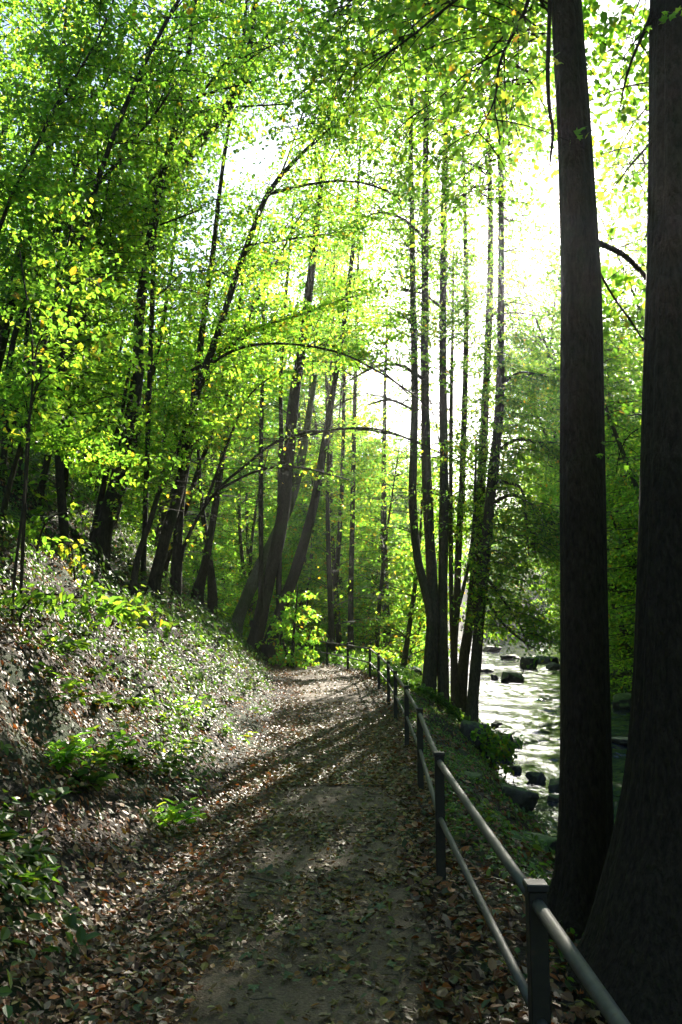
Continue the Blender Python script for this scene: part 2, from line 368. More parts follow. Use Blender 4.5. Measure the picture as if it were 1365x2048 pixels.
def lit_mask(x, y):
    m = np.zeros(np.shape(x), bool); jx = x + fbm(x * 1.6, y * 1.2) * .7; jy = y + fbm(x * 1.6 + 40, y * 1.2) * 1.6
    for (ax, ay), (bx, by), wdt in LIT:
        dx, dy = bx - ax, by - ay; L2 = dx * dx + dy * dy + 1e-6
        t = np.clip(((jx - ax) * dx + (jy - ay) * dy) / L2, 0, 1)
        m |= (jx - ax - t * dx)**2 + ((jy - ay - t * dy) * .75)**2 < wdt * wdt
    return m
def sun_foot(p):
    x, y, z = p[:, 0], p[:, 1], p[:, 2]; zz = np.zeros(len(p)) + .5
    for k in range(6):
        t = (z - zz) / SUNV[2]; gx_ = x - SUNV[0] * t; gy_ = y - SUNV[1] * t; zz = .5 * zz + .5 * H(gx_, gy_)
    t = (z - zz) / SUNV[2]
    return x - SUNV[0] * t, y - SUNV[1] * t
def keep_leaf(p, rs, gap=True):
    """drop leaves too near the camera, under ground, in the open air over the river, or that close a gap the sun falls through"""
    k = p[:, 2] > H(p[:, 0], p[:, 1]) + .03
    k &= (np.linalg.norm(p - np.array([0, 0, CAMZ]), axis=1) > 2.6)
    x, y, z = p[:, 0], p[:, 1], p[:, 2]
    k &= ~((x > path_l(y) - .4) & (x < fence_x(y) + .2) & (z < 2.6 + .03 * y) & (y < 24))
    if gap:
        fx, fy = sun_foot(p)
        hit = (fy > 1) & (fy < 45) & (p[:, 1] - fy > 1.2)
        lm = np.zeros(len(p), bool); lm[hit] = lit_mask(fx[hit], fy[hit])
        k &= ~(lm & (rs.random(len(p)) < .98))
    # open air above the stream, towards the sun
    op = (y > 9) & (x > .168 * y + fbm(y * .2, z * .3) * 1.2) & (x < .262 * y + fbm(z * .3, y * .25) * 2.5) & (z > CAMZ + .345 * y + fbm(x * .5, y * .3) * 3)
    k &= ~(op & (rs.random(len(p)) < .6))
    return k

# ------------------------------------------------------------------ leaves
OV = np.array([[0, 0, 0], [.32, .3, .10], [.27, .72, .08], [0, 1.05, -.06], [-.27, .72, .08], [-.32, .3, .10]]); OVF = np.array([[0, 1, 2, 3], [0, 3, 4, 5]])
_a = [0, 18, 34, 52, 66, 86, 108, 140, 180, 220, 252, 274, 294, 308, 326, 342]; _r = [1.0, .62, .52, .92, .58, .5, .72, .42, .30, .42, .72, .5, .58, .92, .52, .62]
MP = np.array([[0, .4, .06]] + [[r * .58 * math.sin(R(a)), .42 + r * .62 * math.cos(R(a)), -.10 * r * r] for a, r in zip(_a, _r)])
MPF = np.array([[0, 1 + i, 1 + (i + 1) % 16] for i in range(16)])
def leaves(pos, yaw, pitch, roll, size, tmpl='ov', curl=None):
    T, Fc = (OV, OVF) if tmpl == 'ov' else (MP, MPF)
    n = len(pos); L = np.repeat(T[None], n, 0) * size[:, None, None]
    if curl is not None: L[..., 2] += curl[:, None] * ((T[None, :, 0]**2) * 2.2 + (T[None, :, 1] - .5)**2 * 1.2) * size[:, None]
    cr, sr = np.cos(roll)[:, None], np.sin(roll)[:, None]
    x, y, z = L[..., 0], L[..., 1], L[..., 2]; x, z = x * cr + z * sr, -x * sr + z * cr
    cp, sp = np.cos(pitch)[:, None], np.sin(pitch)[:, None]; y, z = y * cp - z * sp, y * sp + z * cp
    c_, s__ = np.cos(yaw)[:, None], np.sin(yaw)[:, None]; x, y = x * c_ - y * s__, x * s__ + y * c_
    V = np.stack([x, y, z], -1) + pos[:, None]
    Fa = (Fc[None] + np.arange(n)[:, None, None] * len(T)).reshape(-1, Fc.shape[1])
    return V.reshape(-1, 3), Fa, len(Fc)
GREEN = np.array([[.05, .115, .016], [.07, .145, .02], [.09, .165, .022], [.13, .185, .026], [.045, .105, .02]])
YEL = np.array([[.16, .19, .02], [.2, .19, .025], [.24, .15, .02]])
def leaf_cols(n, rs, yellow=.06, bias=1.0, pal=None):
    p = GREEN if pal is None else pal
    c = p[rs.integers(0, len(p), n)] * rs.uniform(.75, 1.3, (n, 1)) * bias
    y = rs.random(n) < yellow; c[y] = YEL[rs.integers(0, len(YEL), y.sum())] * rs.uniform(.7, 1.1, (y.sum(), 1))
    return c

def crown_geo(stems, rs, n_spray, m, L=(1., 3.), t0=.3, leaf=.085, spread=.42, dens_top=1., az=None, tmpl='ov', yellow=.025, rise=.25, droop=.12, bias=1., twig_r=.012, gap=True, tilt=.62):
    """sprays: twigs leaving the stems, each carrying a flat fan of leaves"""
    S = []; wts = np.array([np.linalg.norm(np.diff(st_[:, :3], axis=0), axis=1).sum() * (1 - t0) for st_ in stems]); wts /= wts.sum()
    for q in range(n_spray):
        st = stems[rs.choice(len(stems), p=wts)]; t = t0 + (1 - t0) * rs.random()**dens_top
        i = min(int(t * (len(st) - 1)), len(st) - 1); S.append(st[i])
    S = np.array(S); n = len(S)
    a = rs.uniform(0, 2 * np.pi, n) if az is None else rs.normal(az[0], az[1], n)
    Ln = rs.uniform(*L, n); k = 6; tt = np.linspace(0, 1, k)
    r = rise * rs.uniform(.2, 1.8, n); bend = rs.normal(0, .25, n)
    ang = a[:, None] + bend[:, None] * tt[None]
    hx = np.cumsum(np.cos(ang), 1) / k * Ln[:, None]; hy = np.cumsum(np.sin(ang), 1) / k * Ln[:, None]
    hx -= hx[:, :1]; hy -= hy[:, :1]
    hz = Ln[:, None] * (r[:, None] * tt[None] * 1.6 - (droop + r[:, None] * .7) * tt[None]**2 )
    path = np.stack([S[:, 0:1] + hx, S[:, 1:2] + hy, S[:, 2:3] + hz], -1)
    rad = np.minimum(twig_r * Ln[:, None] * .5, S[:, 3:4] * .6) * (1 - .85 * tt[None]) + .002
    TV, TQ = tubes_many(path, rad, 3)
    # leaves
    u = .12 + .88 * rs.random((n, m))**.8; side = rs.uniform(-1, 1, (n, m)); side = np.sign(side) * np.abs(side)**.8
    wd = spread * Ln[:, None] * np.sin(np.clip(u * 1.05, 0, 1) * np.pi * .82 + .35)
    f = u * (k - 1); i0 = np.clip(f.astype(int), 0, k - 2); fr = (f - i0)[..., None]
    row = np.arange(n)[:, None]; c = path[row, i0] * (1 - fr) + path[row, i0 + 1] * fr
    nx = -np.sin(a)[:, None]; ny = np.cos(a)[:, None]
    pos = c + np.stack([nx * side * wd, ny * side * wd, -np.abs(side) * wd * .22 + rs.normal(0, .035, (n, m)) * (1 + Ln[:, None] * .3)], -1)
    pos = pos.reshape(-1, 3)
    yaw = (a[:, None] - np.pi / 2 - side * .9 + rs.normal(0, .6, (n, m))).reshape(-1)
    kk = keep_leaf(pos, rs, gap); pos = pos[kk]; yaw = yaw[kk]; q = len(pos)
    br = (rs.uniform(.8, 1.2, n)[:, None] * np.ones((1, m))).reshape(-1)[kk]
    V, Fa, nf = leaves(pos, yaw, rs.normal(-.3, tilt, q), rs.normal(0, tilt, q), leaf * rs.uniform(.65, 1.25, q), tmpl, rs.normal(0, .15, q))
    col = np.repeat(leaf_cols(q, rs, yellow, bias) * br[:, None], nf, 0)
    return (TV, TQ), (V, Fa, col)
def build_crown(parent, stems, rs, name='crown', bark=None, m_leaf=None, **kw):
    (TV, TQ), (V, Fa, col) = crown_geo(stems, rs, **kw)
    if Fa.shape[1] == 4:
        Fl = [np.vstack([TQ, Fa + len(TV)])]
    else: Fl = [TQ, Fa + len(TV)]
    fm = np.concatenate([np.zeros(len(TQ)), np.ones(len(Fa))]); fc = np.vstack([np.full((len(TQ), 3), .05), col])
    return make(name, np.vstack([TV, V]), Fl, [bark or M_bark, m_leaf or M_leaf], parent, fcol=fc, fmat=fm)

def trace(pts, Y, lean=0., base_on_ground=True):
    """[(px,py,width_px)...] from the foot up, at distance Y -> (n,4)"""
    out = []
    for i, (px, py, wp) in enumerate(pts):
        yy_ = Y + lean * i / max(1, len(pts) - 1)
        p = P(px, py, yy_); out.append([*p, wp / F * yy_ * .5])
    if base_on_ground:
        b = out[0]; hz = float(H(b[0], b[1])); 
        if b[2] > hz - .05: out.insert(0, [b[0], b[1], hz - .15, b[3] * 1.02])
    return np.array(out)
TREES = 0; DENS = 1.7; WDENS = 1.9
def traced_tree(name, label, cat, stems, limbs=(), Y=None, crown=None, bark=None, group=None, sides=12, lean=0., flare=(.25, .16, 4), step=.35, limb_lean=0., base=None, rough=.06, ridges=0, leafy_limbs=True):
    global TREES
    TREES += 1; rs = np.random.default_rng(1000 + TREES)
    bark = bark or M_bark
    if Y is None: _, Y = ground_hit(stems[0][0][0], stems[0][0][1])
    slim = 1. if ridges else .84
    stems = [[(a, b, w_ * slim) for a, b, w_ in s] for s in stems]
    curves = [resample(trace(s, Y + .25 * i, lean), step) for i, s in enumerate(stems)]
    root = empty(name, curves[0][0][:3] + np.array([0, 0, .15])); tag(root, label, cat, group)
    for i, c in enumerate(curves):
        V, Fl = tube(c, sides, rough, flare, TREES * 7 + i, ridges); make('trunk', V, Fl, bark, root, smooth=True)
    lc = []
    for i, l in enumerate(limbs):
        c = resample(trace(l, Y, limb_lean, False), step * .6); lc.append(c)
        V, Fl = tube(c, 6, .05, None, i); make('limb', V, Fl, bark, root, smooth=True)
    if crown:
        kw = dict(n_spray=90, m=46); kw.update(crown); kw['n_spray'] = int(kw['n_spray'] * DENS) if kw.get('gap', True) else kw['n_spray']; src = list(curves) + (lc if leafy_limbs else [])
        build_crown(root, src, rs, bark=bark, **kw)
    return root, curves

# ------------------------------------------------------------------ railing
def box(c, hx, hy, z0, z1, yaw=0., bev=.004):
    """bevelled upright box"""
    o = []; cs, sn = math.cos(yaw), math.sin(yaw)
    for z, k in ((z0, bev), (z0 + bev, 0), (z1 - bev, 0), (z1, bev)):
        a, b = hx - k, hy - k; q = bev
        for x, y in ((-a + q, -b), (a - q, -b), (a, -b + q), (a, b - q), (a - q, b), (-a + q, b), (-a, b - q), (-a, -b + q)):
            o.append((c[0] + x * cs - y * sn, c[1] + x * sn + y * cs, z))
    V = np.array(o); Q = [[r * 8 + i, r * 8 + (i + 1) % 8, r * 8 + 8 + (i + 1) % 8, r * 8 + 8 + i] for r in range(3) for i in range(8)]
    return V, [np.array(Q), np.array([[7, 6, 5, 4, 3, 2, 1, 0], list(range(24, 32))])]
rail_root = empty('railing', (.65, 2.9, 0)); tag(rail_root, 'long dark steel tube railing with capped square posts running beside the path', 'railing')
ry = [-2.6, .1, 2.9, 5.72, 8.8, 11.85, 14.7, 17, 19.6, 22.4, 26, 28.4, 30.6, 32.8, 35.5]
posts = []
for i, y in enumerate(ry):
    x = float(fence_x(y)); y2 = y + .5; yaw = -math.atan2(float(fence_x(y2)) - x, .5)
    z = float(H(x, y)); jl = random.uniform(-.012, .012)
    V, Fl = box((x, y), .031, .031, z - .3, z + .825, yaw); make('post', V, Fl, M_metal, rail_root)
    V, Fl = box((x, y), .037, .037, z + .8255, z + .85, yaw); make('post_cap', V, Fl, M_metal, rail_root)
    posts.append((x, y, z))
for a, b in zip(posts[:-1], posts[1:]):
    for nm, h, r in (('top_rail', .785, .0215), ('lower_rail', .42, .0185)):
        p = np.array([[a[0], a[1], a[2] + h, r], [(a[0] + b[0]) / 2, (a[1] + b[1]) / 2, (a[2] + b[2]) / 2 + h - .006, r], [b[0], b[1], b[2] + h, r]])
        V, Fl = tube(resample(p, .5), 16); make(nm, V, Fl, M_rail, rail_root, smooth=True)

# ------------------------------------------------------------------ the two big trunks in front
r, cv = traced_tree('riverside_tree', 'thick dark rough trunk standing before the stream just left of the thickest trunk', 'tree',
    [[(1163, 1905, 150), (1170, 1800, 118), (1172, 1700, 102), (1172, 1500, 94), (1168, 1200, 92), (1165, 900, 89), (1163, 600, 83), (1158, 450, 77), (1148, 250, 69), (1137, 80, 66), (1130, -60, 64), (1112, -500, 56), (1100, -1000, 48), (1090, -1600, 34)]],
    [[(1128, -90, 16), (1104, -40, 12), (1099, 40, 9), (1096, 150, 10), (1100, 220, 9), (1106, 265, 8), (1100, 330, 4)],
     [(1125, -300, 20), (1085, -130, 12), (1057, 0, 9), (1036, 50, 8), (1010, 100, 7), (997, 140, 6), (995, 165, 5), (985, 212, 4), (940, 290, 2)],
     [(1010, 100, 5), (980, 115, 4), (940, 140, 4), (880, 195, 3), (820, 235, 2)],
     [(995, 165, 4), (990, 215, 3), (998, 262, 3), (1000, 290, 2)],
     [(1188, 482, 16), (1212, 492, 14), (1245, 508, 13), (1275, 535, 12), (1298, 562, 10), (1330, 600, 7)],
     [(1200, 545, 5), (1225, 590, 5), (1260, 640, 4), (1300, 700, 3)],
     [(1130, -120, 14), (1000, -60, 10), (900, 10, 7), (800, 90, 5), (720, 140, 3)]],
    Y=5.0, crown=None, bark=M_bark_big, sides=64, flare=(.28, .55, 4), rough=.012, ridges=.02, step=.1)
spruce1, sc1 = r, cv
def limb_curve(pts, Y, lean=0.): return resample(trace(pts, Y, lean, False), .12)
rs = np.random.default_rng(5)
la = [limb_curve([(1057, 0, 9), (1036, 50, 8), (997, 140, 6), (985, 212, 4), (940, 290, 2)], 5.0), limb_curve([(980, 115, 4), (940, 140, 4), (880, 195, 3), (820, 235, 2)], 5.0),
      limb_curve([(1000, -60, 10), (900, 10, 7), (800, 90, 5), (720, 140, 3)], 5.0), limb_curve([(1110, -60, 8), (1100, 40, 8), (1097, 200, 6)], 5.)]
build_crown(spruce1, la, rs, bark=M_bark_big, n_spray=30, m=12, L=(.3, .8), t0=0., leaf=.062, tmpl='mp', yellow=.12, rise=-.1, droop=.35, gap=False, bias=.9, tilt=.7)
bo = [limb_curve([(1125, -60, 10), (1040, 120, 8), (985, 290, 5), (955, 420, 3)], 5.1, 6.), limb_curve([(1000, -200, 12), (840, -20, 9), (700, 140, 6), (600, 290, 3)], 7., 5.), limb_curve([(1120, -170, 14), (990, -60, 12), (870, 30, 9), (750, 105, 6), (650, 175, 3)], 5.1, 4.5), limb_curve([(1115, -380, 16), (920, -170, 12), (770, -40, 9), (640, 50, 6), (520, 100, 3)], 5.1, 5.5),
      limb_curve([(1120, -120, 10), (1050, 40, 8), (965, 165, 5), (890, 270, 3)], 5.1, 4.), limb_curve([(1115, -260, 12), (1020, -90, 9), (930, 20, 6), (860, 130, 3)], 5.1, 6.)]
build_crown(spruce1, bo, rs, bark=M_bark_big, n_spray=420, m=26, L=(.4, 1.5), t0=.2, leaf=.075, yellow=.02, rise=.05, droop=.25, gap=False, tilt=.6)
build_crown(spruce1, [c[c[:, 2] > 8.6] for c in sc1], rs, name='crown', bark=M_bark_big, n_spray=260, m=40, L=(.8, 3.2), t0=.0, leaf=.1, rise=.05, droop=.2)
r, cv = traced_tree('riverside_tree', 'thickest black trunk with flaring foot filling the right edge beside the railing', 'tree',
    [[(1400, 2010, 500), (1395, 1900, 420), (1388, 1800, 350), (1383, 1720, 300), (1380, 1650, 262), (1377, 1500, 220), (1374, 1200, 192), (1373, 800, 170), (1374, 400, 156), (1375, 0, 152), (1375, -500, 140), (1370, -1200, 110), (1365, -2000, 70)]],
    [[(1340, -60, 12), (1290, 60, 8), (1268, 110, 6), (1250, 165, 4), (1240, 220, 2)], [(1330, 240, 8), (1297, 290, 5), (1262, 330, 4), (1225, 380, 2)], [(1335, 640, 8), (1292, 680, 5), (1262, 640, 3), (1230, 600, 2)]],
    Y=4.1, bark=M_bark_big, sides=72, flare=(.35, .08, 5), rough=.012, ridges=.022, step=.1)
lb = [limb_curve([(1290, 60, 8), (1268, 110, 6), (1240, 220, 2)], 4.1, 2.), limb_curve([(1297, 290, 5), (1262, 330, 4), (1225, 380, 2)], 4.1, 2.), limb_curve([(1292, 880, 5), (1262, 840, 3), (1230, 800, 2)], 4.1, 2.)]
build_crown(r, lb, rs, bark=M_bark_big, n_spray=22, m=10, L=(.25, .6), t0=0., leaf=.055, tmpl='mp', yellow=.08, rise=0, droop=.4, gap=False, bias=.8, tilt=.7)

bo = [limb_curve(l, 4.3, 5.) for l in ([(1340, -150, 14), (1290, 0, 9), (1255, 120, 6), (1235, 240, 3)], [(1345, 60, 12), (1300, 200, 8), (1262, 300, 5), (1240, 400, 3)], [(1345, 330, 10), (1290, 480, 7), (1255, 600, 4), (1230, 690, 2)])]
build_crown(r, bo, rs, bark=M_bark_big, n_spray=75, m=22, L=(.3, 1.), t0=.25, leaf=.075, yellow=.04, rise=.0, droop=.3, gap=False, tilt=.6)
build_crown(r, [c[c[:, 2] > 8.2] for c in cv], rs, name='crown', bark=M_bark_big, n_spray=300, m=40, L=(.8, 3.4), t0=.0, leaf=.1, rise=.05, droop=.2)
# ------------------------------------------------------------------ alder clump between railing and stream
AL = dict(flare=(.2, .12, 3), bark=M_bark_alder, group='alder trunks on the stream bank')
traced_tree('alder_tree', 'twin grey alder trunks curving up from one foot, leftmost of the stream bank clump', 'tree',
    [[(852, 1400, 24), (858, 1300, 20), (861, 1235, 19), (852, 1185, 21), (838, 1130, 20), (829, 1060, 20), (826, 980, 20), (829, 850, 18), (829, 700, 17), (826, 560, 15), (824, 400, 13), (822, 300, 11), (826, 120, 9), (832, -60, 7), (838, -260, 4)],
     [(860, 1405, 34), (864, 1300, 28), (867, 1200, 26), (861, 1100, 25), (856, 1000, 25), (852, 880, 22), (850, 700, 20), (851, 500, 18), (852, 300, 15), (856, 120, 13), (860, -60, 10), (866, -260, 6), (868, -420, 3)]],
    [[(850, 760, 8), (800, 730, 7), (750, 735, 5), (700, 760, 3)], [(852, 480, 7), (810, 440, 6), (760, 425, 4), (720, 440, 2)], [(829, 820, 6), (780, 800, 5), (735, 810, 3)]],
    Y=21.0, crown=dict(n_spray=300, m=50, L=(.8, 3.0), t0=.32, leaf=.085, az=(2.4, 1.4), dens_top=.75), **AL)
traced_tree('alder_tree', 'central group of straight alder trunks rising together from the stream bank', 'tree',
    [[(888, 1410, 28), (886, 1300, 25), (886, 1200, 22), (888, 1050, 24), (888, 900, 21), (886, 700, 18), (888, 450, 16), (893, 250, 13), (898, 80, 10), (903, -100, 7), (906, -260, 4)],
     [(906, 1400, 10), (905, 1300, 10), (903, 1200, 11), (902, 1000, 10), (903, 800, 9), (906, 650, 7), (908, 500, 4)],
     [(913, 1410, 14), (911, 1300, 12), (914, 1200, 17), (918, 1100, 16), (925, 950, 15), (930, 800, 14), (933, 650, 13), (932, 500, 11), (929, 380, 9), (925, 250, 6)],
     [(920, 1420, 30), (928, 1320, 26), (940, 1240, 23), (952, 1130, 24), (961, 1000, 23), (969, 850, 20), (976, 700, 18), (981, 560, 16), (981, 400, 14), (977, 280, 12), (984, 170, 9)]],
    [[(905, 1250, 9), (925, 1185, 8), (944, 1090, 7), (950, 1000, 6), (953, 880, 4)], [(888, 620, 7), (850, 590, 5), (800, 575, 4)], [(978, 640, 6), (1010, 610, 4), (1040, 600, 3)]],
    Y=21.3, crown=dict(n_spray=290, m=46, L=(.7, 2.6), t0=.3, leaf=.085, dens_top=.8), **AL)
ald, alc = traced_tree('alder_tree', 'single leaning alder trunk at the right of the clump, nearest the water', 'tree',
    [[(943, 1445, 34), (946, 1400, 28), (953, 1320, 27), (961, 1220, 26), (972, 1100, 26), (981, 1000, 25), (992, 900, 24), (1000, 800, 22), (1002, 650, 18), (1003, 480, 16), (1002, 330, 15), (998, 170, 12), (995, 60, 8), (990, -60, 4)]],
    [[(992, 905, 9), (1030, 880, 7), (1070, 885, 5), (1105, 905, 3)], [(978, 1010, 8), (1030, 990, 7), (1080, 1030, 5), (1120, 1090, 3)], [(985, 960, 8), (1040, 975, 6), (1052, 1030, 5), (1058, 1110, 3)],
     [(970, 1150, 7), (1000, 1190, 6), (1035, 1240, 4), (1060, 1300, 3)], [(1000, 770, 7), (1040, 745, 5), (1085, 750, 3)], [(965, 1180, 7), (1000, 1240, 5), (1050, 1285, 4), (1090, 1305, 2)]],
    Y=20.7, limb_lean=-1.0, crown=None, bark=M_bark_alder, group='alder trunks on the stream bank')
rs = np.random.default_rng(77)
lo = [limb_curve(l, 20.7, -1.) for l in ([(992, 905, 9), (1070, 885, 5), (1105, 905, 3)], [(1030, 990, 7), (1080, 1030, 5), (1120, 1090, 3)], [(1040, 975, 6), (1058, 1110, 3)], [(1000, 1190, 6), (1060, 1280, 3)], [(1040, 745, 5), (1085, 750, 3)])]
build_crown(ald, lo + alc, rs, bark=M_bark_alder, n_spray=700, m=46, L=(.6, 2.6), t0=.15, leaf=.09, rise=0, droop=.3, az=(-.1, 1.2), bias=.9)

# ------------------------------------------------------------------ leaning clump left of the path bend, and trunks behind it
traced_tree('leaning_alder_tree', 'leaning clump of dark trunks spreading from one thick foot at the path bend', 'tree',
    [[(503, 1318, 44), (518, 1250, 33), (538, 1160, 31), (557, 1080, 31), (570, 1000, 28), (579, 900, 28), (588, 800, 27), (601, 720, 23), (615, 610, 21), (628, 500, 18), (641, 380, 14), (655, 285, 11), (668, 180, 9), (680, 60, 7), (690, -80, 4)],
     [(533, 1318, 42), (547, 1265, 32), (568, 1205, 27), (600, 1115, 25), (630, 1000, 21), (649, 890, 18), (664, 800, 15), (676, 730, 13), (690, 640, 12), (704, 520, 11), (713, 430, 9), (719, 330, 7), (725, 200, 4)],
     [(560, 1010, 13), (563, 900, 12), (562, 780, 10), (567, 650, 9), (580, 500, 7), (590, 380, 4)]],
    [[(579, 880, 9), (610, 865, 6), (650, 862, 5), (720, 856, 5), (780, 864, 4), (840, 888, 4), (900, 915, 2)], [(600, 700, 7), (640, 690, 6), (700, 700, 5), (760, 738, 4), (820, 790, 3)], [(640, 400, 6), (680, 420, 4), (720, 460, 3)]],
    Y=28.5, crown=dict(n_spray=170, m=50, L=(.8, 2.8), t0=.3, leaf=.095), flare=(.3, .2, 3))
traced_tree('straight_tree', 'thin straight dark pole trunk just left of the leaning clump', 'tree',
    [[(512, 1290, 16), (522, 1190, 12), (522, 1000, 12), (523, 850, 11), (525, 780, 9), (527, 640, 8), (530, 500, 5)]], Y=27.5, crown=dict(n_spray=40, m=44, L=(.6, 1.8), t0=.45, leaf=.095))
traced_tree('mossy_tree', 'pale mossy trunk slanting right behind the leaning clump', 'tree',
    [[(474, 1250, 30), (492, 1200, 29), (518, 1140, 28), (550, 1075, 26), (578, 1010, 28), (600, 930, 22), (615, 850, 17), (630, 750, 12)]], Y=31, bark=M_bark_pale, crown=dict(n_spray=40, m=44, L=(.8, 2.), t0=.5, leaf=.1))
for lab, st, Yv in (
    ('slim dark trunk behind the railing where the path disappears, leaning slightly left', [(681, 1312, 15), (673, 1210, 14), (665, 1100, 13), (661, 1000, 12), (662, 850, 11), (666, 650, 8), (670, 480, 4)], 36),
    ('slim trunk behind the railing crossing its neighbour and leaning slightly right', [(656, 1310, 15), (665, 1220, 13), (677, 1100, 12), (683, 1000, 11), (687, 880, 9), (690, 700, 7), (694, 560, 4)], 35),
    ('upright slender trunk right of the crossing pair, behind the railing', [(702, 1318, 16), (702, 1200, 13), (705, 1050, 12), (708, 900, 11), (711, 760, 9), (716, 560, 7), (720, 400, 4)], 34),
    ('stout dark trunk in the shade beyond the railing bend', [(638, 1290, 24), (645, 1200, 19), (652, 1090, 16), (657, 960, 14), (655, 800, 10), (650, 600, 5)], 46),
    ('thin dark trunk nearest the leafy bush beyond the bend', [(612, 1285, 16), (609, 1180, 14), (606, 1050, 12), (600, 900, 9), (596, 700, 5)], 47),
    ('short visible dark trunk under low bright foliage at the stream side', [(776, 1325, 22), (774, 1260, 19), (770, 1150, 16), (768, 1000, 13), (770, 800, 9), (775, 620, 4)], 40)):
    traced_tree('slim_tree', lab, 'tree', [st], Y=Yv, crown=dict(n_spray=60, m=50, L=(.9, 2.6), t0=.22 if Yv == 40 else .33, leaf=.12, yellow=.1), bark=M_bark_alder)

# ------------------------------------------------------------------ trees on the left slope
traced_tree('forked_tree', 'dark forked trunk with a thin companion stem in the middle of the left slope', 'tree',
    [[(193, 1125, 62), (208, 1060, 44), (225, 1000, 36), (248, 900, 33), (266, 820, 31), (277, 740, 28), (277, 660, 25), (288, 560, 23), (300, 480, 22), (312, 430, 23), (325, 350, 19), (345, 280, 18), (358, 220, 16), (370, 160, 14), (383, 60, 12), (396, -40, 10), (410, -200, 6), (418, -330, 3)],
     [(180, 1130, 26), (196, 1030, 17), (212, 950, 14), (230, 880, 12), (247, 810, 10), (262, 720, 6)],
     [(310, 436, 12), (306, 380, 9), (311, 300, 8), (320, 235, 7), (337, 180, 5), (350, 80, 3)]],
    [[(362, 226, 9), (400, 190, 7), (440, 140, 6), (470, 100, 5), (520, 40, 3)], [(374, 236, 7), (410, 222, 6), (460, 215, 5), (580, 208, 3)], [(405, 190, 7), (450, 178, 6), (500, 165, 5), (548, 148, 3)],
     [(320, 450, 5), (360, 435, 4), (400, 420, 3)], [(300, 600, 6), (330, 580, 4), (365, 545, 3)], [(322, 250, 5), (290, 190, 4), (240, 130, 3)]],
    crown=dict(n_spray=100, m=46, L=(.5, 1.9), t0=.4, leaf=.08))
def left_tree(name, lab, stems, limbs=(), Y=18, n=90, **kw):
    c = dict(n_spray=n, m=46, L=(.6, 2.1), t0=.3, leaf=.085); c.update(kw.pop('crown', {}))
    return traced_tree(name, lab, 'tree', stems, limbs, Y=Y, crown=c, **kw)
left_tree('leaning_tree', 'thickest trunk on the left slope, leaning steeply from the left edge towards the top', 
    [[(-120, 985, 62), (-50, 900, 52), (15, 820, 46), (60, 745, 42), (110, 690, 38), (160, 640, 35), (215, 565, 32), (258, 495, 30), (300, 425, 28), (345, 352, 27), (395, 290, 26), (445, 228, 25), (478, 175, 22), (495, 120, 17), (505, 50, 14), (520, -60, 10), (540, -220, 5)]],
    [[(470, 190, 12), (485, 110, 9), (490, 40, 7), (500, -60, 4)], [(230, 545, 8), (270, 520, 5), (300, 510, 3)], [(470, 190, 8), (500, 120, 7), (545, 60, 5), (600, 0, 3)]], Y=17.5)
left_tree('dark_tree', 'dark trunk at the left edge rising behind the yellow sapling',
    [[(-50, 900, 40), (-12, 740, 34), (10, 650, 30), (48, 480, 26), (72, 395, 22), (97, 310, 18), (115, 200, 13), (128, 80, 9), (140, -60, 4)]], Y=15.5, n=70)
left_tree('slender_tree', 'slender bare stem leaning right across the upper left corner',
    [[(-110, 760, 14), (-50, 590, 12), (0, 455, 10), (37, 360, 9), (75, 290, 8), (110, 215, 8), (150, 155, 7), (200, 70, 5), (235, -20, 3)]], Y=12, n=60, crown=dict(t0=.5, L=(.4, 1.4), leaf=.08))
left_tree('slender_tree', 'pair of thin stems forking low and leaning right behind the yellow sapling',
    [[(20, 720, 14), (60, 580, 12), (92, 500, 11), (143, 428, 10), (186, 380, 9), (240, 320, 8), (276, 272, 7), (330, 200, 5), (370, 120, 3)],
     [(60, 600, 10), (110, 465, 8), (140, 370, 7), (175, 280, 6), (200, 200, 6), (225, 130, 5), (245, 30, 3)]], Y=14.5, n=80, crown=dict(t0=.35))
left_tree('slender_tree', 'mid-sized stem slanting right just above and left of the forked trunk',
    [[(20, 860, 22), (60, 745, 17), (112, 640, 16), (152, 562, 14), (190, 512, 13), (226, 470, 12), (265, 415, 11), (302, 366, 10), (350, 290, 7), (400, 200, 4)]],
    [[(190, 520, 5), (186, 470, 4), (190, 430, 3)], [(205, 500, 5), (222, 470, 4)]], Y=16.5, n=80)
left_tree('crooked_tree', 'thin crooked stem rising left of the forked trunk from the dark bank',
    [[(2, 1060, 16), (12, 1000, 13), (32, 925, 11), (50, 862, 10), (66, 800, 9), (84, 725, 8), (100, 640, 7), (125, 540, 5), (150, 420, 3)]], [[(60, 885, 6), (110, 890, 5), (160, 880, 4), (215, 855, 2)], [(140, 890, 4), (190, 925, 3), (250, 945, 2)]], Y=10.5, n=50, crown=dict(L=(.4, 1.2), leaf=.07, t0=.3))
left_tree('straight_tree', 'dark upright stem between the left edge and the forked trunk, bare at its foot',
    [[(72, 1030, 24), (84, 975, 18), (98, 905, 16), (117, 810, 14), (136, 730, 13), (160, 640, 11), (182, 540, 9), (205, 430, 6), (230, 300, 3)]], n=70, Y=15)
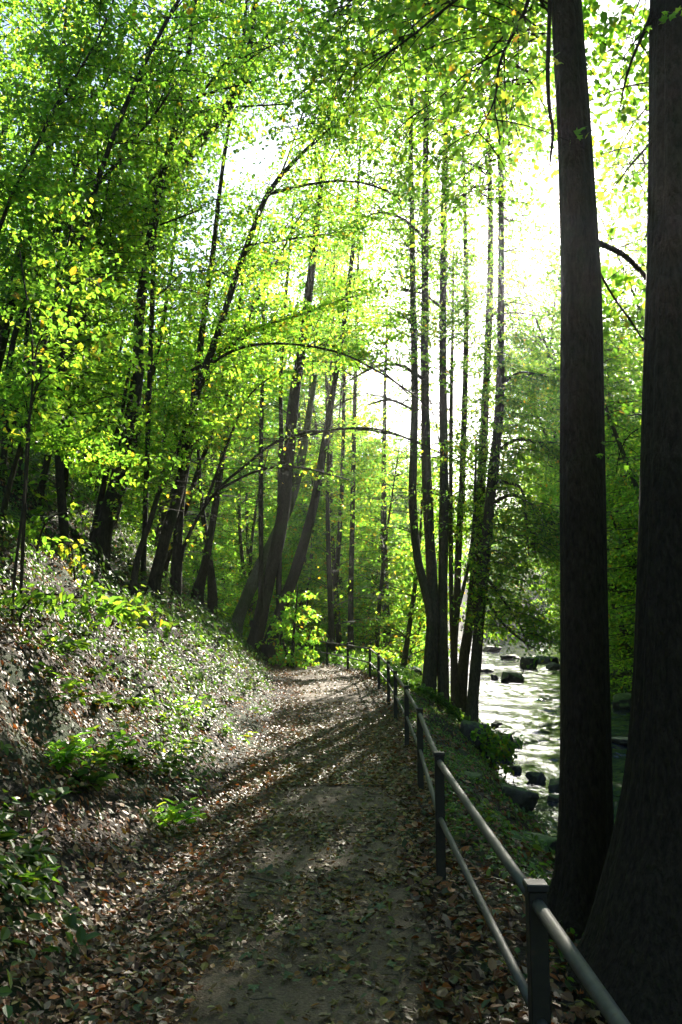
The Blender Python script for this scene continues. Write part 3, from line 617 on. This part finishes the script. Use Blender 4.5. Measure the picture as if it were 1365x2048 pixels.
left_tree('leaning_maple_tree', 'long slim trunk sweeping from the lower slope up to the right with arching branches',
    [[(300, 1222, 40), (312, 1150, 30), (330, 1080, 27), (348, 1020, 26), (366, 940, 23), (376, 860, 22), (398, 770, 20), (425, 700, 18), (450, 625, 17), (478, 535, 15), (508, 455, 14), (530, 400, 13), (568, 345, 11), (625, 288, 9), (680, 245, 7), (740, 200, 4)]],
    [[(384, 742, 10), (420, 722, 9), (450, 700, 8), (520, 655, 7), (600, 630, 6), (660, 607, 4), (720, 590, 3)], [(400, 740, 8), (470, 700, 7), (530, 688, 6), (600, 690, 5), (683, 707, 5), (760, 745, 4), (830, 792, 3), (870, 830, 2)],
     [(540, 388, 7), (610, 370, 6), (680, 362, 5), (735, 368, 5), (785, 388, 4), (812, 412, 2)], [(500, 490, 5), (560, 482, 4), (640, 470, 3), (700, 460, 2)], [(545, 370, 5), (570, 330, 4), (620, 180, 3), (650, 60, 2)], [(470, 560, 5), (430, 540, 4), (380, 545, 2)]],
    Y=17, n=150, crown=dict(t0=.28, az=(-.2, 1.3), yellow=.08), limb_lean=1.5)
left_tree('straight_maple_tree', 'upright dark trunk close behind the foot of the long sweeping trunk',
    [[(352, 1165, 30), (356, 1090, 24), (362, 1000, 21), (378, 900, 19), (388, 800, 18), (398, 720, 17), (410, 620, 15), (425, 520, 14), (438, 400, 11), (455, 270, 9), (480, 120, 6), (495, -20, 3)]], n=90, Y=19)
left_tree('small_maple_tree', 'thin dark stem between the forked trunk and the sweeping trunk',
    [[(268, 1165, 18), (280, 1100, 14), (299, 1050, 13), (318, 985, 12), (342, 940, 10), (362, 880, 8), (385, 800, 5)]], n=40, Y=16, crown=dict(t0=.4, L=(.4, 1.4)))
left_tree('arching_sapling', 'slim sapling arching low over the path from the slope',
    [[(362, 1125, 10), (372, 1085, 9), (398, 1032, 8), (440, 975, 7), (500, 924, 6), (552, 884, 6), (610, 872, 5), (683, 857, 4), (760, 864, 4), (830, 881, 3), (900, 918, 2)]],
    [[(410, 1010, 7), (440, 930, 6), (470, 850, 5), (500, 790, 4), (560, 740, 3)], [(440, 978, 6), (520, 940, 5), (600, 935, 4), (700, 960, 2)]], n=110, Y=19, crown=dict(t0=.2, L=(.4, 1.5), rise=.1, leaf=.085, yellow=.1), flare=None)
left_tree('slope_tree', 'dark double stem half hidden by leaves low on the slope left of the path bend',
    [[(395, 1190, 30), (410, 1130, 20), (425, 1050, 17), (440, 950, 15), (455, 850, 13), (470, 700, 10), (490, 520, 6)], [(425, 1195, 24), (420, 1120, 15), (408, 1040, 12), (400, 960, 9), (395, 860, 6)]], n=70, Y=24, crown=dict(t0=.3, leaf=.1))
left_tree('slope_tree', 'slim stem on the slope just right of the thin stem beside the sweeping trunk',
    [[(320, 1180, 20), (340, 1100, 14), (375, 1010, 12), (400, 930, 11), (440, 830, 9), (475, 720, 7), (510, 600, 4)]], n=60, Y=20.5, crown=dict(leaf=.09))

# ------------------------------------------------------------------ young plants near the viewer on the bank
def sapling(name, lab, cat, stems, Y, n, m, leaf, L, yellow, t0=.3, az=None, tm='ov', bias=.85, pal=None, droop=.25, rise=.1, limbs=()):
    rs = np.random.default_rng(abs(hash(lab)) % 1000 if False else int(sum(map(ord, lab))))
    return traced_tree(name, lab, cat, stems, limbs, Y=Y, flare=None, sides=6, step=.12, bark=M_bark,
        crown=dict(n_spray=n, m=m, L=L, t0=t0, leaf=leaf, yellow=yellow, az=az, tmpl=tm, bias=bias, droop=droop, rise=rise, gap=False, twig_r=.006))
sapling('sapling', 'young sapling with bright yellow-green leaves drooping right at the left edge', 'sapling',
    [[(30, 1150, 8), (48, 1000, 7), (55, 880, 7), (66, 760, 6), (62, 650, 5), (48, 560, 4), (40, 500, 3)], [(66, 760, 5), (90, 660, 4), (120, 590, 4), (170, 560, 3), (215, 585, 2)], [(60, 830, 5), (110, 740, 4), (170, 700, 3), (230, 710, 3), (280, 740, 2)]],
    8.6, 36, 15, .09, (.25, .8), .07, t0=.5, az=(-.1, .9))
sapling('sapling', 'small orange and yellow leaved sapling left of the forked trunk foot', 'sapling',
    [[(150, 1165, 6), (148, 1130, 5), (142, 1090, 4), (135, 1060, 3)]], 12.5, 12, 10, .09, (.2, .45), .4, t0=.4)
sapling('sapling', 'spindly pale stemmed sapling with sparse yellowish leaves below the sweeping trunk', 'sapling',
    [[(356, 1172, 6), (358, 1120, 5), (361, 1060, 4), (358, 1010, 3), (350, 960, 2)]], 20, 24, 10, .12, (.25, .8), .2, t0=.45)
sapling('sapling', 'low spreading sapling with broad green leaves lying along the shaded slope', 'sapling',
    [[(40, 1280, 7), (45, 1220, 6), (80, 1190, 5), (160, 1195, 4), (240, 1215, 3), (300, 1235, 2)]], 8.6, 26, 12, .10, (.3, .7), .02, t0=.25, bias=.6)
sapling('sapling', 'broad leaved sapling spraying over the slope beside the sapling with orange leaves', 'sapling',
    [[(70, 1130, 6), (85, 1060, 5), (110, 1030, 4), (160, 1020, 3)], [(75, 1110, 5), (30, 1050, 4), (0, 1030, 3)]], 10.6, 22, 12, .09, (.25, .6), .05, t0=.4)
sapling('bush', 'bright yellow-green leafy bush at the right of the leaning clump foot', 'bush',
    [[(585, 1325, 9), (588, 1270, 7), (592, 1220, 5), (596, 1170, 3)], [(575, 1325, 7), (566, 1280, 5), (560, 1230, 3)], [(595, 1325, 7), (612, 1290, 5), (625, 1255, 3)]], 27, 60, 28, .13, (.3, 1.1), .12, t0=.15, bias=1.3)
sapling('bush', 'low green bush on the near bank between the alder foot and the stream', 'bush',
    [[(975, 1500, 7), (972, 1470, 5), (965, 1445, 3)], [(985, 1505, 6), (1010, 1480, 4), (1030, 1465, 3)]], 15.2, 30, 18, .10, (.2, .6), .1, t0=.1)
for lab, px, py, Y, s, k in (('clump of bright green young leaves in the litter on the lower left bank', 196, 1535, None, .32, 2), ('smaller bright green seedling clump at the left of the leafy clump', 112, 1545, None, .2, 2),
                       ('dark green seedling on the bank above the square stone', 372, 1440, None, .3, 0), ('pale tuft of leaves in the sunlit litter at the path edge', 350, 1665, None, .25, 0)):
    x, y = ground_hit(px, py); z = float(H(x, y)); rs = np.random.default_rng(px)
    root = empty('seedling', (x, y, z)); tag(root, lab, 'seedling')
    ns = 7; paths = []; 
    for q in range(ns):
        a = rs.uniform(0, 6.28); tt = np.linspace(0, 1, 5)
        paths.append(np.stack([x + np.cos(a) * tt * s * .7, y + np.sin(a) * tt * s * .7, z - .03 + s * (tt * 1.5 - .6 * tt**2) * rs.uniform(.6, 1.1)], -1))
    paths = np.array(paths); V, Q = tubes_many(paths, np.full(paths.shape[:2], .003), 4); make('stem', V, [Q], M_bark, root)
    pos = (paths[:, 2:].reshape(-1, 3)[:, None] + rs.normal(0, s * .13, (ns * 3, 5, 3))).reshape(-1, 3); q = len(pos)
    V, Fa, nf = leaves(pos, rs.uniform(0, 6.28, q), rs.normal(.1, .3, q), rs.normal(0, .3, q), rs.uniform(.06, .1, q), 'ov', np.zeros(q))
    make('foliage', V, [Fa], M_leaf, root, fcol=np.repeat(leaf_cols(q, rs, .02, 1.3), nf, 0))

# ------------------------------------------------------------------ woods all round: every tree its own trunk and crown
def wood_tree(x, y, h, name, lab, group, rs, r0=.16, leanx=0., n=60, m=36, leaf=.13, L=(1., 2.6), t0=.2, yellow=.025, bark=None, bias=1., tilt=.65, rise=.25):
    z = float(H(x, y)); k = 7; t = np.linspace(0, 1, k); bx, by = rs.normal(0, .05, 2)
    pts = np.stack([x + h * (leanx * t**1.4 + bx * np.sin(t * 3)), y + h * by * np.sin(t * 2.6), z - .2 + h * t, r0 * (1 - .88 * t)], -1)
    c = resample(pts, .8); root = empty(name, (x, y, z)); tag(root, lab, 'tree', group)
    V, Fl = tube(c, 8, .05, (.4, .25, 3), int(rs.integers(1e6))); make('trunk', V, Fl, bark or M_bark, root, smooth=True)
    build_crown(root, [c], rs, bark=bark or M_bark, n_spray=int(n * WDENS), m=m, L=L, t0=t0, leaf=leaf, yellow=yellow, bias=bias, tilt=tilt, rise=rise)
    return root
rs = np.random.default_rng(21)
def spread(n, fn, mind):
    out = []; tries = 0
    while len(out) < n and tries < 20000:
        tries += 1; p = fn()
        if p is None: continue
        if all((p[0] - q[0])**2 + (p[1] - q[1])**2 > mind**2 for q in out): out.append(p)
    return out
def f_left():
    y = rs.uniform(14, 58); x = path_l(y) - rs.uniform(3.5, 26)
    return (float(x), y) if -.52 * y - 2 < x and x < path_l(y) - 3.2 else None
for x, y in spread(46, f_left, 2.3):
    wood_tree(x, y, rs.uniform(11, 19), 'slope_woodland_tree', 'slim dark trunk among many on the shaded left slope behind the nearer trees', 'woodland trees on the left slope', rs,
              rs.uniform(.05, .11), rs.uniform(.1, .42), n=70, m=34, leaf=.12 if y < 30 else .16, t0=.1)
def f_mid():
    y = rs.uniform(43, 95); x = rs.uniform(-.25 * y, river_l(y) - 1.5)
    return (x, y) if x > path_l(y) + 1 or y > 50 else None
for x, y in spread(60, f_mid, 3.1):
    wood_tree(x, y, (rs.uniform(16, 25) if x < .01 * y else rs.uniform(12, 18) if x < .12 * y else rs.uniform(9, 13)), 'valley_tree', 'sunlit yellow-green tree in the valley beyond the path bend', 'trees beyond the path bend', rs,
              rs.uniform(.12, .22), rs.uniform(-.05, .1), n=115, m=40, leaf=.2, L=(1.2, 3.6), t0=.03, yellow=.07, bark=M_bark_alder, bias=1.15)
def f_bend():
    y = rs.uniform(29, 44); x = rs.uniform(path_l(y) - 5, 3.2)
    return (float(x), y) if (x < path_l(y) - 1 or x > fence_x(y) + 1.2) else None
for x, y in spread(12, f_bend, 2.4):
    wood_tree(x, y, rs.uniform(8, 13), 'bend_tree', 'slim tree with bright backlit leaves close around the path bend', 'trees around the path bend', rs,
              rs.uniform(.08, .15), rs.uniform(-.02, .12), n=90, m=40, leaf=.14, L=(1., 3.), t0=.1, yellow=.1, bark=M_bark_alder)
for x, y, h, ln in ((11.6, 25, 14, -.3), (12.4, 31, 17, -.32), (13.2, 37, 19, -.34), (15, 44, 22, -.3), (17, 53, 25, -.27), (19.5, 66, 27, -.24), (14.5, 34, 19, -.2), (24, 80, 29, -.2), (28, 95, 30, -.2), (12.2, 30, 9, -.3), (15.6, 47, 12, -.3), (21.5, 72, 14, -.25), (12.0, 24, 8, -.25), (24, 84, 15, -.2)):
    wood_tree(x, y, h, 'overhanging_tree', 'green tree leaning out over the stream from the far bank', 'trees leaning over the stream', rs,
              .17, ln, n=130, m=42, leaf=.13, L=(1.4, 4.2), t0=.06, yellow=.03, rise=0., bark=M_bark_alder)
ra = np.random.default_rng(404)
def f_around():
    y = ra.uniform(-22, 6); x = ra.uniform(-17, 18)
    if path_l(y) - 2.2 < x < 1.6 or (3 < x < 9.5) or (y > -5.5 and -7.5 - .5 * max(y, 0) < x < 10): return None
    return (x, y)
for x, y in spread(22, f_around, 3.2):
    wood_tree(x, y, ra.uniform(12, 18), 'nearby_tree', 'tree of the wood around the viewpoint, its boughs closing overhead', 'trees around the viewpoint', ra,
              ra.uniform(.14, .22), 0., n=130, m=30, leaf=.2, L=(1.5, 4.5), t0=.25)
def f_right():
    y = 9 + 76 * rs.random()**.8; x = river_r(y) + rs.uniform(.6, 24)
    return (float(x), y) if x < .5 * y + 6 else None
for x, y in spread(62, f_right, 2.6):
    hh = rs.uniform(15, 23)
    if x < .27 * y: hh *= .8
    wood_tree(x, y, hh, 'far_bank_tree', 'backlit green tree on the steep bank across the stream', 'trees across the stream', rs,
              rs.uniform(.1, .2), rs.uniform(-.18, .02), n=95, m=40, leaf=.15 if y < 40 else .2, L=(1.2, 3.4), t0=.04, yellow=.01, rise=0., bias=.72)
def f_far():
    y = rs.uniform(98, 165); x = rs.uniform(-.45 * y, .5 * y)
    return (x, y) if not (river_l(y) - 2 < x < river_r(y) + 2 and y < 125) else None
for x, y in spread(46, f_far, 7):
    wood_tree(x, y, rs.uniform(12, 18), 'distant_tree', 'distant hazy tree on the hillside closing the valley', 'distant trees closing the valley', rs,
              .25, 0, n=75, m=30, leaf=.42, L=(2, 5), t0=.05, yellow=.1)

# ------------------------------------------------------------------ rocks
import bmesh
def ico(sub):
    bm = bmesh.new(); bmesh.ops.create_icosphere(bm, subdivisions=sub, radius=1)
    bm.verts.ensure_lookup_table(); V = np.array([v.co[:] for v in bm.verts]); Fc = np.array([[v.index for v in f.verts] for f in bm.faces]); bm.free(); return V, Fc
IV, IF = ico(4)
def rock(name, lab, x, y, z, sx, sy, sz, m=None, seed=0, yaw=0., group=None, blocky=9):
    rs = np.random.default_rng(seed); pl = rs.normal(0, 1, (blocky, 3)); pl /= np.linalg.norm(pl, axis=1)[:, None]
    pl = np.vstack([pl, [[.12, -.1, 1] if blocky < 12 else [0, 0, 1.], [0, 0, -1], [1, .1, .1], [-1, 0, .1], [0, 1, .15], [0, -1, .1]]]); dd = np.concatenate([rs.uniform(.75, 1., blocky), [.9, .9, .95, .95, .95, .95]])
    dt = IV @ pl.T; t = np.where(dt > .05, dd[None] / np.maximum(dt, .05), 9).min(1); t = np.minimum(t, 1.25)
    V = IV * t[:, None]; n = fbm(V[:, 0] * 2.5 + seed, V[:, 1] * 2.5 + V[:, 2] * 2) * .3 + fbm(V[:, 0] * 8 + seed, V[:, 1] * 8 + V[:, 2] * 8) * .1
    V = V * (1 + n)[:, None] * np.array([sx, sy, sz]); c, s = math.cos(yaw), math.sin(yaw)
    V = np.stack([V[:, 0] * c - V[:, 1] * s + x, V[:, 0] * s + V[:, 1] * c + y, V[:, 2] + z], -1)
    o = make(name, V, [IF], m or M_rock, smooth=True, origin=(x, y, z)); tag(o, lab, 'rock', group); return o
def at_water(px, py):
    d = P(px, py, 1.) - np.array([0, 0, CAMZ]); Y = 30.
    for k in range(20): Y = (float(water_z(Y)) - CAMZ) / d[2]
    return d[0] * Y, Y, float(water_z(Y))
for i, (px, py, wpx, hpx, lab, mm) in enumerate([
    (1025, 1362, 44, 17, 'long block of moss topped rock in midstream', M_moss), (1057, 1336, 34, 20, 'pointed dark rock in midstream behind the long mossy block', M_rock),
    (1020, 1318, 40, 8, 'flat dark rock barely above the water behind the pointed rock', M_rock), (990, 1359, 14, 9, 'little round rock touching the left end of the long mossy block', M_rock),
    (975, 1342, 26, 5, 'low wet rock showing in the water upstream left of the mossy block', M_rock), (1092, 1325, 60, 12, 'broad low rock at the far side of the stream', M_rock),
    (1265, 1416, 70, 28, 'rounded bright mossy rock seen between the two big trunks', M_moss), (985, 1303, 34, 10, 'dark rock in the upper stream close to the alder trunks', M_rock),
    (1248, 1485, 60, 8, 'flat reddish dark rock in the water between the two big trunks', M_rock), (822, 1312, 60, 40, 'big shaded boulder at the far stream edge left of the alders', M_rock),
    (1110, 1338, 34, 12, 'small rock by the far bank right of the broad low rock', M_rock)]):
    x, y, z = at_water(px, py); s = y / F
    rock('river_rock', lab, x, y, z + hpx * s * .3, wpx * s * .5, wpx * s * .42, hpx * s * .8, mm, 50 + i, random.uniform(-.5, .5), 'rocks in the stream')
for i, (px, py, wpx, hpx, lab, mm) in enumerate([
    (950, 1478, 60, 60, 'dark rock by the foot of the right alder', M_rock), (1035, 1470, 44, 26, 'green mossy bank rock at the water edge under the low bush', M_moss), (1065, 1488, 66, 20, 'flat mossy rock reaching into the water below the bush', M_moss),
    (990, 1500, 70, 62, 'steep dark boulder on the bank below the low bush', M_rock), (1040, 1530, 60, 36, 'brown rock on the bank halfway to the big trunk', M_rock), (1085, 1560, 60, 26, 'dark rock at the water edge against the big trunk', M_rock),
    (1030, 1600, 90, 40, 'shaded rock among leaves on the bank behind the railing', M_rock), (1075, 1690, 90, 34, 'mossy green lump on the bank left of the big trunk', M_moss), (940, 1560, 50, 22, 'low mossy stone just behind the top rail', M_moss),
    (960, 1420, 50, 30, 'dark stone against the alder roots', M_rock), (1100, 1620, 70, 34, 'dark boulder touching the big trunk', M_rock), (1240, 1700, 60, 30, 'stone at the water edge between the feet of the big trunks', M_rock),
    (405, 1452, 34, 20, 'small square cut stone at the left edge of the path', M_rock), (558, 1312, 40, 50, 'grey boulder leaning behind the bright bush', M_rock), (820, 1345, 50, 16, 'low stone on the grass by the far water edge', M_moss)]):
    x, y = ground_hit(px, py + hpx * .3); z = float(H(x, y)); s = y / F
    rock('bank_rock', lab, x, y, z + hpx * s * .25, wpx * s * .5, wpx * s * .45, hpx * s * .62, mm, 150 + i, random.uniform(-.6, .6), 'rocks on the near bank')
rs = np.random.default_rng(8)
for i in range(8):
    y = rs.uniform(12, 24); x = float(river_l(y)) - rs.uniform(-.1, .6); s = rs.uniform(.06, .2)
    rock('edge_rock', 'dark wet stone in the row along the near water edge', x, y, float(water_z(y)) + .02, s * 1.3, s, s * .8, M_rock, 300 + i, rs.uniform(0, 3), 'stones along the water edge')
for i in range(20):
    y = rs.uniform(16, 75); x = float(river_r(y)) + rs.uniform(.1, 1.2); s = rs.uniform(.3, .9)
    rock('edge_boulder', 'dark boulder at the foot of the far bank', x, y, float(water_z(y)) + .1, s * 1.2, s, s * .8, M_rock, 400 + i, rs.uniform(0, 3), 'boulders along the far bank')

# ------------------------------------------------------------------ fallen leaves, herbs, grass
LC = 1.12 * np.array([[.10, .045, .02], [.16, .075, .032], [.12, .08, .045], [.30, .10, .025], [.32, .19, .10], [.19, .15, .035], [.07, .10, .035], [.24, .17, .12], [.08, .04, .02], [.22, .09, .04]])
LP = np.array([1.25, 1.12, .85]) * np.array([[.08, .05, .018], [.11, .08, .036], [.09, .085, .035], [.16, .14, .035], [.2, .11, .035], [.06, .10, .05], [.16, .13, .08], [.05, .037, .018], [.09, .11, .03]])
def scatter(name, n, ylo, yhi, xfn, size, tm, pal, rs, m, kind='stuff', h=(0, .012), tilt=.28, power=1.6, up=0., label=None, clumps=None, curl=.35, weights=None, zoff=.026):
    y = ylo + (yhi - ylo) * rs.random(n)**power; a, b = xfn(y); x = a + (b - a) * rs.random(n)
    if clumps is not None:
        k = clumps(x, y, rs); x, y = x[k], y[k]
    n = len(x); z = H(x, y) + zoff + rs.uniform(h[0], h[1], n)
    e = .12; gxn = -(H(x + e, y) - H(x - e, y)) / (2 * e); gyn = -(H(x, y + e) - H(x, y - e)) / (2 * e)
    yaw = rs.uniform(0, 6.28, n)
    # tilt with the slope
    sp = -(gyn * np.cos(yaw) - gxn * np.sin(yaw)); sr = (gxn * np.cos(yaw) + gyn * np.sin(yaw))
    V, Fa, nf = leaves(np.stack([x, y, z], -1), yaw, np.arctan(sp) + rs.normal(up, tilt, n), np.arctan(sr) + rs.normal(0, tilt, n), rs.uniform(*size, n), tm, rs.normal(curl * .3, curl, n))
    c = pal[rs.choice(len(pal), n, p=weights)] * rs.uniform(.6, 1.3, (n, 1))
    return V, Fa, np.repeat(c, nf, 0)
def plants(n, fn, rs):
    for i in range(n):
        x, y = fn(); z = float(H(x, y)); s = rs.uniform(.12, .34)
        root = empty('bank_plant', (x, y, z)); tag(root, 'small broad leaved plant among the leaf litter of the left bank', 'plant', 'small plants on the left bank')
        ns = rs.integers(3, 6); P_ = []
        for q in range(ns):
            a = rs.uniform(0, 6.28); tt = np.linspace(0, 1, 5)
            P_.append(np.stack([x + np.cos(a) * tt * s * .8, y + np.sin(a) * tt * s * .8, z - .03 + s * (tt * 1.6 - .8 * tt**2) * rs.uniform(.7, 1.2)], -1))
        P_ = np.array(P_); V, Q = tubes_many(P_, np.full(P_.shape[:2], .0025), 3); make('stem', V, [Q], M_bark, root)
        pos = (P_[:, 2:].reshape(-1, 3)[:, None] + rs.normal(0, s * .16, (ns * 3, 4, 3)) * [1, 1, .4]).reshape(-1, 3); q = len(pos)
        V, Fa, nf = leaves(pos, rs.uniform(0, 6.28, q), rs.normal(0, .3, q), rs.normal(0, .3, q), rs.uniform(.05, .12, q), 'ov', np.zeros(q))
        make('foliage', V, [Fa], M_herb if rs.random() < .6 else M_leaf, root, fcol=np.repeat(leaf_cols(q, rs, .04, .8), nf, 0))
rp = np.random.default_rng(31)
def f_plant():
    y = 4.5 + 16 * rp.random()**1.2; return float(path_l(y) - .3 - rp.random() * (1.2 + .28 * y)), y
plants(120, f_plant, rp)
def put(name, lst, m, label, cat):
    Vn, Fl, C = [], [], []; n = 0; d = {}
    for V, Fa, c in lst:
        d.setdefault(Fa.shape[1], []).append((Fa + n, c)); Vn.append(V); n += len(V)
    for k in sorted(d):
        Fl.append(np.vstack([a for a, _ in d[k]])); C.append(np.vstack([c for _, c in d[k]]))
    o = make(name, np.vstack(Vn), Fl, m, fcol=np.vstack(C)); tag(o, label, cat, kind='stuff'); return o
rs = np.random.default_rng(99)
onpath = lambda y: (path_l(y) - .1, fence_x(y) + .2)
bankx = lambda y: (path_l(y) - 2.2 - .32 * np.minimum(y, 14), path_l(y) + .45)
verge = lambda y: (fence_x(y) - .25, river_l(y) - .1)
patchy = lambda x, y, r: r.random(len(x)) < np.clip(.58 + fbm(x * 1.1, y * 1.1) * 2.8, .12, 1)
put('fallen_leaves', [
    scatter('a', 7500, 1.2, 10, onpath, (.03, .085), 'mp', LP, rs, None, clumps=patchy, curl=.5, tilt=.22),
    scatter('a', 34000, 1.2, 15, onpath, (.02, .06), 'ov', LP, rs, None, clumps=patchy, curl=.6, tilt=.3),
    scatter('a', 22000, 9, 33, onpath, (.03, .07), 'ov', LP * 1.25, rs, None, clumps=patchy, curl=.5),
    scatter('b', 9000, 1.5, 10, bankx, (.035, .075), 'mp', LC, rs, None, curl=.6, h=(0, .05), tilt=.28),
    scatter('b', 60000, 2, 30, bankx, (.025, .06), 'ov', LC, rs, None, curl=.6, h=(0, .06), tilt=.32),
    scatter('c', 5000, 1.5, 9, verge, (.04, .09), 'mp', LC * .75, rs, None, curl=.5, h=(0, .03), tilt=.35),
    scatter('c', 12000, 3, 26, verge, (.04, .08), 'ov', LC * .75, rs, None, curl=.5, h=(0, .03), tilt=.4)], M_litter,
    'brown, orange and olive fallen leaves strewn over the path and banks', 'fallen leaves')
HG = np.array([[.05, .115, .025], [.075, .15, .03], [.045, .09, .025], [.12, .17, .04], [.06, .115, .035]])
herb = lambda lo, hi: (lambda x, y, r: (1.6 * fbm(x * .8 + 3, y * .8) - .3 * sstep(9.5, 5.5, y) + r.normal(0, .08, len(x)) + np.clip((path_l(y) - x - lo) * .12, -.3, .18)) > hi)
put('ground_cover', [
    scatter('h', 90000, 3, 34, lambda y: (path_l(y) - 3.5 - .5 * np.minimum(y, 20), path_l(y) - .15), (.03, .085), 'ov', HG, rs, None, h=(.03, .3), tilt=.35, curl=.1, clumps=herb(1.1, -.03), zoff=.03),
    scatter('h', 26000, 14, 60, lambda y: (path_l(y) - 26, path_l(y) - 1), (.08, .16), 'ov', HG, rs, None, h=(.03, .5), tilt=.4, curl=.1, power=1.2)], M_herb,
    'low leafy ground cover spread over the left slope', 'ground cover')
# dead twigs lying about
nt_ = 900; yt = 1.6 + 22 * rs.random(nt_)**1.5; xt = path_l(yt) - 2.5 + (river_l(yt) - path_l(yt) + 2.3) * rs.random(nt_); at_ = rs.uniform(0, 6.28, nt_); Lt = rs.uniform(.06, .5, nt_) * rs.random(nt_)**.5
tt = np.linspace(-.5, .5, 5)[None]; bx = xt[:, None] + np.cos(at_)[:, None] * tt * Lt[:, None] + rs.normal(0, .008, (nt_, 5)); by = yt[:, None] + np.sin(at_)[:, None] * tt * Lt[:, None] + rs.normal(0, .008, (nt_, 5))
TV, TQ = tubes_many(np.stack([bx, by, H(bx, by) + .03 + rs.uniform(0, .03, (nt_, 1))], -1), (rs.uniform(.0015, .006, (nt_, 1)) * np.linspace(1, .5, 5)[None]), 4)
tag(make('fallen_twigs', TV, [TQ], M_bark_alder), 'dead twigs scattered among the fallen leaves', 'twigs', kind='stuff')
mossy = lambda x, y, r: (fbm(x * 1.3 + 7, y * 1.3) + r.normal(0, .06, len(x))) > -.03
put('bank_herbs', [
    scatter('v', 34000, 2.5, 24, lambda y: (fence_x(y) + .12, river_l(y) - .25), (.02, .05), 'ov', HG * 1.15, rs, None, h=(.0, .08), tilt=.5, clumps=mossy, curl=.1),
    scatter('v', 900, 2.2, 9, lambda y: (fence_x(y) + .1, fence_x(y) + 1.6), (.05, .09), 'ov', HG, rs, None, h=(.03, .12), tilt=.4, clumps=mossy, curl=.1),
    scatter('v', 26000, 20, 60, lambda y: (np.maximum(fence_x(y) + .2, -9), river_l(y) - .3), (.07, .14), 'ov', HG * 1.5, rs, None, h=(0, .3), tilt=.5, curl=.1)], M_herb,
    'small green herbs and moss patches between railing and stream', 'herbs')
put('far_bank_undergrowth', [
    scatter('u', 90000, 8, 110, lambda y: (river_r(y) + .1, river_r(y) + 30), (.15, .4), 'ov', HG * .9, rs, None, h=(0, 1.3), tilt=.5, curl=.1, power=1.3)], M_herb,
    'dark green undergrowth covering the steep bank across the stream', 'undergrowth')
# ------------------------------------------------------------------ the hazy air of the valley
hv = np.array([[x, y, z] for z in (-12, 75) for y in (-115, 425) for x in (-135, 175)], float)
hz = make('haze', hv, [np.array([[0, 2, 3, 1], [4, 5, 7, 6], [0, 1, 5, 4], [2, 6, 7, 3], [0, 4, 6, 2], [1, 3, 7, 5]])], bpy.data.materials.new('hazy_air'))
tag(hz, 'thin sunlit haze filling the valley', 'haze', kind='stuff')
hm = hz.data.materials[0]; hm.use_nodes = True; hn = hm.node_tree; hn.nodes.clear()
ho = hn.nodes.new('ShaderNodeOutputMaterial'); hp = hn.nodes.new('ShaderNodeVolumePrincipled')
hp.inputs['Color'].default_value = (.95, .97, 1, 1); hp.inputs['Density'].default_value = HAZE; hp.inputs['Anisotropy'].default_value = .86
hn.links.new(hp.outputs[0], ho.inputs['Volume'])
print('faces', sum(len(m.polygons) for m in bpy.data.meshes), 'objects', len(bpy.data.objects))
